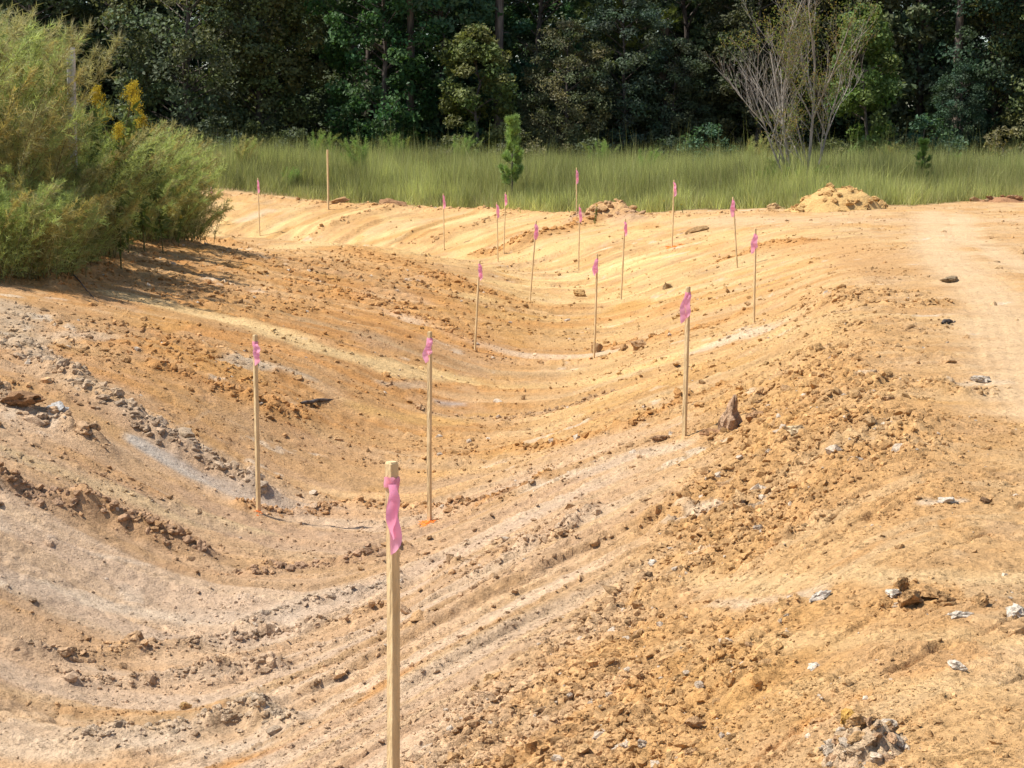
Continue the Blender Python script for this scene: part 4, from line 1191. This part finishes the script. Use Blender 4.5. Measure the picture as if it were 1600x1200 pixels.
PB = tall_pine(202, 14, 0.27, 9.0, [(5.5, math.pi * 1.02, 3.0, 0.12), (5.0, math.pi * 1.15, 3.4, 0.02), (6.2, math.pi * 1.1, 3.3, 0.05), (4.6, math.pi * 1.25, 2.6, 0.0), (6.6, math.pi * 1.2, 3.0, 0.1), (5.8, math.pi * 1.5, 1.6, 0.1), (7.0, math.pi * 1.0, 3.0, 0.1)])
place_tree(PB, "pine_tree", 1037, 68.0, (0.16, 0.20, 0.045), "tall pine with a low yellow green bough reaching over the olive tree", "tree", None, 1.0, 0.0)

# young pines in the grass
def young_pine(seed, H, W):
    r = np.random.default_rng(seed)
    tg = Geo(); cg = Geo()
    tg.add(*tube(np.array([(0, 0, -0.1), (0.01, 0, H * .3), (0, 0.02, H * .7), (0.01, 0, H)]), [0.035, 0.03, 0.018, 0.006], 7))
    C = []; D = []
    for k in range(34):
        h = H * r.uniform(0.22, 0.98); L = W / 2 * (1.1 - 0.85 * h / H) * r.uniform(0.6, 1.2); th = r.uniform(0, 6.28)
        s = np.array([0, 0, h]); e = s + np.array([L * math.cos(th), L * math.sin(th), 0.55 * L + 0.05])
        tg.add(*tube([s, (s + e) / 2 - (0, 0, 0.03), e], [0.01, 0.008, 0.004], 5))
        for q in range(9):
            u = r.uniform(0.15, 1.0); C.append(s + (e - s) * u + r.normal(0, .025, 3)); D.append((e - s) / np.linalg.norm(e - s) + (0, 0, 0.8))
    for q in range(26):
        C.append(np.array([0, 0, H * r.uniform(0.7, 1.0)])); D.append(np.array([0, 0, 1.0]) + r.normal(0, .3, 3))
    C = np.array(C); D = np.array(D); D /= np.linalg.norm(D, axis=1)[:, None]
    V, F = needles(r, C, D, 42, 0.20, 0.38)
    tone = np.repeat(r.uniform(0.7, 1.3, len(C)), 42 * 3)
    cg.add(V, F, np.stack([tone, tone, tone], -1))
    return [("trunk", tg.mesh("trunk", M_PINEBARK, True)), ("crown", cg.mesh("crown", M_NEEDLE))]
YP = young_pine(301, 2.3, 1.0)
place_tree(YP, "young_pine", 800, 48, (0.28, 0.40, 0.12), "young bright green pine standing alone in the tall grass", "tree", None, 0.8, 0, 0.98)
place_tree(YP, "young_pine", 1443, 46, (0.12, 0.21, 0.05), "small slim green pine in the grass beside the dirt pile", "tree", None, 0.56, 2, 0.62)

# the bare, many-stemmed tree
BASE_WEEDS = []
def bare_tree(seed):
    r = np.random.default_rng(seed)
    wg = Geo(); tg = Geo(); C = []; tips = []
    def grow(p, d, L, rad, lv):
        n = 6 if lv < 3 else 4
        pts = [p]; dd = d.copy()
        for k in range(n):
            dd = dd + r.normal(0, 0.05, 3) + np.array([0, 0, 0.035]); dd /= np.linalg.norm(dd)
            pts.append(pts[-1] + dd * L / n)
        pts = np.array(pts)
        (wg if lv < 2 else tg).add(*tube(pts, np.linspace(rad, rad * 0.45, n + 1), 6 if lv < 2 else 3))
        if lv >= 3:
            C.extend([pts[j] for j in range(2, n + 1)])
        if lv >= 4: return
        nb = (6, 5, 3, 2)[lv]
        for k in range(nb):
            u = 0.22 + 0.72 * (k + r.uniform(0.1, 0.9)) / nb
            i = int(u * n)
            th = r.uniform(0, 6.28); sp = r.uniform(0.35, 0.7)
            side = np.array([math.cos(th), math.sin(th), 0.1])
            nd = dd * math.cos(sp) + side * math.sin(sp); nd[2] = abs(nd[2]) + 0.1; nd /= np.linalg.norm(nd)
            grow(pts[i], nd, L * r.uniform(0.42, 0.66), max(rad * (0.6 - 0.2 * u), 0.0035), lv + 1)
    for a, sp, L, rad in [(2.9, 0.13, 3.4, 0.042), (0.3, 0.10, 3.6, 0.042), (0.1, 0.40, 3.0, 0.03), (3.3, 0.55, 2.8, 0.028)]:
        d = np.array([math.cos(a) * math.sin(sp), math.sin(a) * math.sin(sp), math.cos(sp)])
        grow(np.array([0.12 * math.cos(a), 0.12 * math.sin(a), -0.05]), d, L, rad, 0)
    C = np.array(C); C = C[(r.random(len(C)) < 0.8) & (vnoise(C[:, 0] * 1.3 + 4, C[:, 2] * 1.3, 9) > 0.45)]
    k = np.repeat(C, 5, 0) + r.normal(0, 0.07, (len(C) * 5, 3))
    V, F = leaf_quads(r, k, 0.06 * r.uniform(0.6, 1.3, len(k)), 0.3, 0.3)
    w = r.random(len(k))
    col = np.where((w < 0.4)[:, None], np.array([1.35, 0.95, 0.8]), np.array([0.9, 1.05, 0.8])) * r.uniform(0.7, 1.3, (len(k), 1))
    fg = Geo(); fg.add(V, F, np.repeat(col, 4, 0))
    return [("trunk", wg.mesh("trunk", M_TWIG, True)), ("twigs", tg.mesh("twigs", M_TWIG, True)), ("sparse_leaves", fg.mesh("sparse_leaves", M_FENNEL))]
place_tree(bare_tree(401), "bare_tree", 1252, 46.0, (0.22, 0.23, 0.08), "almost leafless many stemmed tree with pale grey branches in the grass", "tree", None, 1.12, 0.0)
for px_, Y_, sc_ in ((1205, 45.4, 0.62), (1262, 45.0, 0.6), (1310, 45.8, 0.6), (1235, 46.5, 0.75)):
    BASE_WEEDS.append((px_, Y_, sc_))

# tall feathery bush: dog-fennel like plants
def fennel(seed, nst, H, leanx, spread=0.75):
    r = np.random.default_rng(seed)
    sg = Geo(); lg = Geo()
    for k in range(nst):
        h = H * r.uniform(0.55, 1.0); th = r.uniform(0, 6.28); sp = r.uniform(0.05, spread)
        bx, by = r.normal(0, 0.16, 2)
        t = np.linspace(0, 1, 9)
        bend = r.uniform(0.1, 0.5)
        X = bx + (math.cos(th) * sp * h * 0.5) * t + (leanx + r.normal(0, .15)) * h * bend * t ** 2
        Yv = by + (math.sin(th) * sp * h * 0.5) * t
        Zv = h * (t - 0.16 * sp * t ** 2 - 0.12 * t ** 3)
        P = np.column_stack([X, Yv, Zv]); P[0, 2] = -0.05
        sg.add(*tube(P, np.linspace(0.007, 0.002, 9), 4))
        # plume of side branchlets with hair-like leaves
        nb = int(60 * h / 2)
        u = r.uniform(0.03, 1.0, nb)
        B = np.stack([np.interp(u, t, P[:, j]) for j in range(3)], -1)
        tg_ = np.stack([np.interp(u, t, np.gradient(P[:, j], t)) for j in range(3)], -1); tg_ /= np.linalg.norm(tg_, axis=1)[:, None]
        d = r.normal(size=(nb, 3)) * 0.55 + tg_ * 0.85 + np.array([leanx * 0.3, 0, 0.15]); d /= np.linalg.norm(d, axis=1)[:, None]
        L = 0.34 * (1.1 - 0.75 * u) * r.uniform(0.6, 1.3, nb)
        m = 20
        v = r.uniform(0, 1, (nb, m))
        C = (B[:, None] + d[:, None] * (L[:, None] * v)[..., None]).reshape(-1, 3)
        dl = np.repeat(d, m, 0) * 0.8 + r.normal(0, 0.55, (nb * m, 3)); dl /= np.linalg.norm(dl, axis=1)[:, None]
        ln = r.uniform(0.04, 0.11, (nb * m, 1))
        sd_ = np.cross(dl, r.normal(size=(nb * m, 3))); sd_ /= np.linalg.norm(sd_, axis=1)[:, None]
        V = np.stack([C - sd_ * 0.0035, C + sd_ * 0.0035, C + dl * ln], 1).reshape(-1, 3)
        F = (np.arange(nb * m) * 3)[:, None] + np.arange(3)[None]
        tone = np.repeat(r.uniform(0.7, 1.3, nb), m * 3) * r.uniform(0.8, 1.2)
        w = r.random()
        hue = np.array([1.12, 1.0, 0.8]) if w < 0.25 else (np.array([0.85, 1.05, 0.8]) if w < 0.6 else np.array([1, 1, 1.0]))
        lg.add(V, F, tone[:, None] * hue)
    return [("stems", sg.mesh("stems", M_STEM, True)), ("foliage", lg.mesh("foliage", M_FENNEL))]
FN = [fennel(501, 30, 2.6, 0.5), fennel(502, 28, 2.2, 0.8), fennel(503, 30, 1.7, 0.6, 1.1)]
FT = (0.385, 0.36, 0.18)
def F_(k, px, Y, lab, sc=1.0, rz=0.0, tint=FT, group="feathery plants of the bush"):
    place_tree(FN[k], "feathery_bush", px, Y, tint, lab, "bush", group, sc, rz)
BL_TALL = "tall feathery olive green plant rising from the bush on the ditch edge"
BL_ARCH = "arching feathery plant at the sloping end of the bush"
BL_LOW = "low spreading feathery plant at the foot of the bush"
for k, px, Y, sc, rz in [(0, -40, 20.5, 1.28, 0), (0, 5, 21.5, 1.3, .3), (0, 30, 22.5, 1.0, -.3), (0, -80, 22, 1.35, .5), (0, 10, 24, 1.25, .1), (0, 70, 24.5, 0.86, -.2), (0, -30, 26, 1.45, 0.4)]:
    F_(k, px, Y, BL_TALL, sc, rz, FT, "tall plants of the bush")
for k, px, Y, sc, rz in [(1, 110, 24, .9, 0), (1, 140, 25.5, .92, .3), (1, 175, 27, .9, -.2), (1, 205, 27.5, .85, .1), (1, 235, 28, .8, .2), (1, 190, 29, .9, 0), (1, 265, 28.5, .7, -.1), (1, 150, 23.6, .75, .3), (1, 90, 22.2, .9, .2), (1, 112, 22.3, .78, 1.2), (1, 255, 30, .8, .2)]:
    F_(k, px, Y, BL_ARCH, sc, rz, FT, "arching plants of the bush")
for k, px, Y, sc, rz in [(2, 10, 19.6, .75, 0), (2, 55, 19.9, .75, 1), (2, 95, 20.6, .7, 2), (2, -30, 19.4, .8, 3), (2, 120, 22.2, .75, .4), (2, 180, 25.3, .7, 0.2), (2, 225, 26.6, .7, -.2), (2, 265, 27.2, .72, 0), (2, 40, 20.8, .9, 4), (2, 300, 28.4, .6, 0), (2, 240, 27.4, .85, 0)]:
    F_(k, px, Y, BL_LOW, sc, rz, (0.40, 0.38, 0.18), "low plants of the bush")

for px_, Y_, sc_ in BASE_WEEDS:
    F_(2, px_, Y_, "feathery green weed growing round the foot of the bare tree", sc_, px_, (0.24, 0.28, 0.11), "weeds at the foot of the bare tree")
for i, (px_, Y_, sc_, k_) in enumerate([(380, 55, .75, 0), (455, 53, .55, 2), (560, 56, .8, 0), (660, 57, .6, 2), (870, 55, .6, 2), (1010, 54, .7, 0), (1120, 52, .55, 2), (1360, 50, .6, 2), (1500, 55, .6, 0), (1570, 53, .75, 2), (720, 60, .8, 0), (940, 60, .8, 0), (1400, 60, .75, 0), (620, 60.5, .8, 0), (500, 60, .8, 0), (1180, 58, .8, 0)]):
    F_(k_, px_, Y_, "clump of tall feathery weeds standing up out of the field grass", sc_ * 0.85, i * 1.3, (0.30, 0.36, 0.13) if i % 3 else (0.42, 0.38, 0.17), "weed clumps in the field grass")

# goldenrod in flower
def goldenrod(seed, H):
    r = np.random.default_rng(seed)
    sg = Geo(); lg = Geo(); fg = Geo()
    for k in range(2):
        h = H * r.uniform(0.85, 1.0); a = r.uniform(0, 6.28)
        t = np.linspace(0, 1, 7)
        P = np.column_stack([0.12 * math.cos(a) * t + 0.05 * t ** 2, 0.12 * math.sin(a) * t, h * t]); P[0, 2] = -0.05
        sg.add(*tube(P, np.linspace(0.006, 0.002, 7), 4))
        n = 60; u = r.uniform(0.15, 0.88, n)
        C = np.stack([np.interp(u, t, P[:, j]) for j in range(3)], -1) + r.normal(0, 0.03, (n, 3))
        V, F = leaf_quads(r, C, np.full(n, 0.10), 0.25, 0.2)
        lg.add(V, F)
        for q in range(9):
            u0 = 0.90 + 0.10 * q / 9; s = np.array([np.interp(u0, t, P[:, j]) for j in range(3)])
            th = r.uniform(0, 6.28); L = 0.055 * (1.15 - q / 9)
            m = 60
            v = r.random(m)
            C = s + np.stack([L * v * math.cos(th), L * v * math.sin(th), 0.6 * L * v - 0.5 * L * v * v], -1) + r.normal(0, 0.012, (m, 3)) + (0, 0, 0.03)
            V, F = leaf_quads(r, C, r.uniform(0.005, 0.010, m), 0.8, 0.3)
            fg.add(V, F, np.repeat(np.stack([r.uniform(.8, 1.1, m)] * 3, -1), 4, 0))
    return sg.mesh("stems", M_STEM, True), lg.mesh("leaves", M_FENNEL), fg.mesh("flower_plume", M_PETAL)
GR = goldenrod(601, 1.0)
def gold(px, py_top, Y, lab, sc=1.0, H=None, rz=0):
    x = xat(px, Y, 250); z = zat(x, Y)
    s = (ztop(py_top, Y) - z) / 1.02
    root = empty("goldenrod", (x, Y, z), rz); s = max(s, 0.2); root.scale = (s, s, s)
    tag(root, lab, "flower")
    for nm, me, c in (("stems", GR[0], (1, 1, 1)), ("leaves", GR[1], (0.13, 0.17, 0.05)), ("flower_plume", GR[2], (0.55, 0.42, 0.05))):
        link(nm, me, root).color = (*c, 1)
gold(165, 122, 23.6, "tallest yellow goldenrod plume standing just behind the grey post", 1.0)
gold(122, 128, 23.5, "pale goldenrod plume touching the grey post", 1.0, None, 1)
gold(222, 142, 25, "yellow goldenrod plume along the sloping top of the bush", 1.1, None, 2)
gold(198, 160, 24.8, "goldenrod plume low in the bush's sloping top", 1.0, None, 3)
gold(252, 172, 25.5, "goldenrod plume lowest down the bush's sloping top", .8, None, 4)
gold(184, 188, 22.6, "small goldenrod plume on the face of the bush", .6, None, 5)
gold(275, 335, 26.6, "goldenrod spray at the foot of the bush", .8, None, 1)
gold(930, 318, 41.2, "yellow flowers in the grass behind the crest heap", 1.5, None, 1)
gold(1040, 312, 41.5, "yellow flowers in the grass behind the leaning ribbon stake", 1.8, None, 2)
gold(1068, 318, 42, "yellow flowers in the grass between crest heap and dirt pile", 1.5, None, 3)

# weathered post behind the bush
def post():
    Y = 22.7; x = xat(108, Y, 110); z = zat(x, Y); H = ztop(74, Y) - z
    g = Geo(); w, d = 0.05, 0.04
    V = []
    for h, f, ox in ((-0.2, 1, 0), (0, 1, 0), (H * .5, .98, .012), (H - .03, .96, 0.03), (H, .85, .032)):
        for sx, sy in ((-1, -.8), (-.8, -1), (.8, -1), (1, -.8), (1, .8), (.8, 1), (-.8, 1), (-1, .8)): V.append((sx * w * f + ox, sy * d * f, h))
    F = [(i * 8 + k, i * 8 + (k + 1) % 8, (i + 1) * 8 + (k + 1) % 8, (i + 1) * 8 + k) for i in range(4) for k in range(8)]
    F += [(32, 33, 34, 35), (32, 35, 36, 39), (36, 37, 38, 39)]
    g.add(V, F)
    tag(link("wooden_post", g.mesh("wooden_post", M_POST), None, (x, Y, z)), "weathered grey wooden post sticking up out of the bush", "post")
post()

# grass field
def grass():
    r = np.random.default_rng(88)
    n = 640000
    Y = 39.5 + 25 * r.random(n) ** 1.15
    X = r.uniform(-1, 1, n) * (0.35 * Y + 2)
    edge = grass_edge(X, Y) + 2.2 * (fbm(X * .9, Y * .9, 401, 4) - 0.42)
    keep = (Y > edge) & (r.random(n) < 0.35 + 0.65 * sstep(0, 1.5, Y - edge)) & (r.random(n) < 0.45 + 0.9 * fbm(X * 1.1, Y * 1.1, 411, 3))
    X, Y, edge = X[keep], Y[keep], edge[keep]
    Z = zbase(X, Y)[0] + 0.07 * (fbm(X * 0.55, Y * 0.55, 3, 3) - 0.5)
    n = len(X)
    pn = fbm(X * .35, Y * .35, 403, 3); pf = fbm(X * 1.5, Y * 1.5, 405, 3); pc = fbm(X * 2.2, Y * 2.2, 407, 3)
    bare = np.exp(-(((X - xat(487, 51.5)) / 0.9) ** 2 + ((Y - 51.5) / 1.2) ** 2))
    H = (0.36 + 0.50 * sstep(0, 5, Y - edge)) * (0.35 + 0.5 * pn + 0.95 * pc) * r.uniform(0.5, 1.2, n) * (1 - 0.75 * bare)
    H = np.where(r.random(n) < 0.012, H * r.uniform(1.2, 1.8, n), H)
    th = r.uniform(0, 6.28, n); up_ = r.random(n) < 0.4; H = np.where(up_, H * 1.15, H * 0.9); bend = H * np.where(up_, r.uniform(0.03, 0.3, n), r.uniform(0.2, 1.0, n))
    dx = np.cos(th) * bend; dy = np.sin(th) * bend
    a = r.uniform(0, 6.28, n); w = r.uniform(0.005, 0.011, n)
    wx = np.cos(a) * w; wy = np.sin(a) * w
    P0 = np.stack([X - wx, Y - wy, Z - 0.03], -1); P1 = np.stack([X + wx, Y + wy, Z - 0.03], -1)
    TP = np.stack([X + dx, Y + dy, Z + H], -1)
    V = np.stack([P0, P1, TP], 1).reshape(-1, 3)
    F = (np.arange(n) * 3)[:, None] + np.arange(3)[None]
    C = np.array([0.41, 0.42, 0.165])[None] * np.clip(-0.35 + 1.3 * pf + 1.4 * pc, 0.2, 2)[:, None] * r.uniform(0.75, 1.25, (n, 1))
    C = C * (1 - 0.35 * sstep(0.48, 0.6, pn))[:, None]
    dry = r.random(n) < 0.12 + 0.3 * sstep(0.5, 0.7, pf)
    C = np.where(dry[:, None], np.array([0.40, 0.37, 0.18])[None] * r.uniform(0.7, 1.2, (n, 1)), C)
    me = build_mesh("field_grass", V, [F], np.repeat(C, 3, 0), False, M_GRASS)
    o = link("field_grass", me); o.color = (1, 1, 1, 1)
    tag(o, "tall green field grass between the dug clay and the wood", "grass", None, "stuff")
grass()
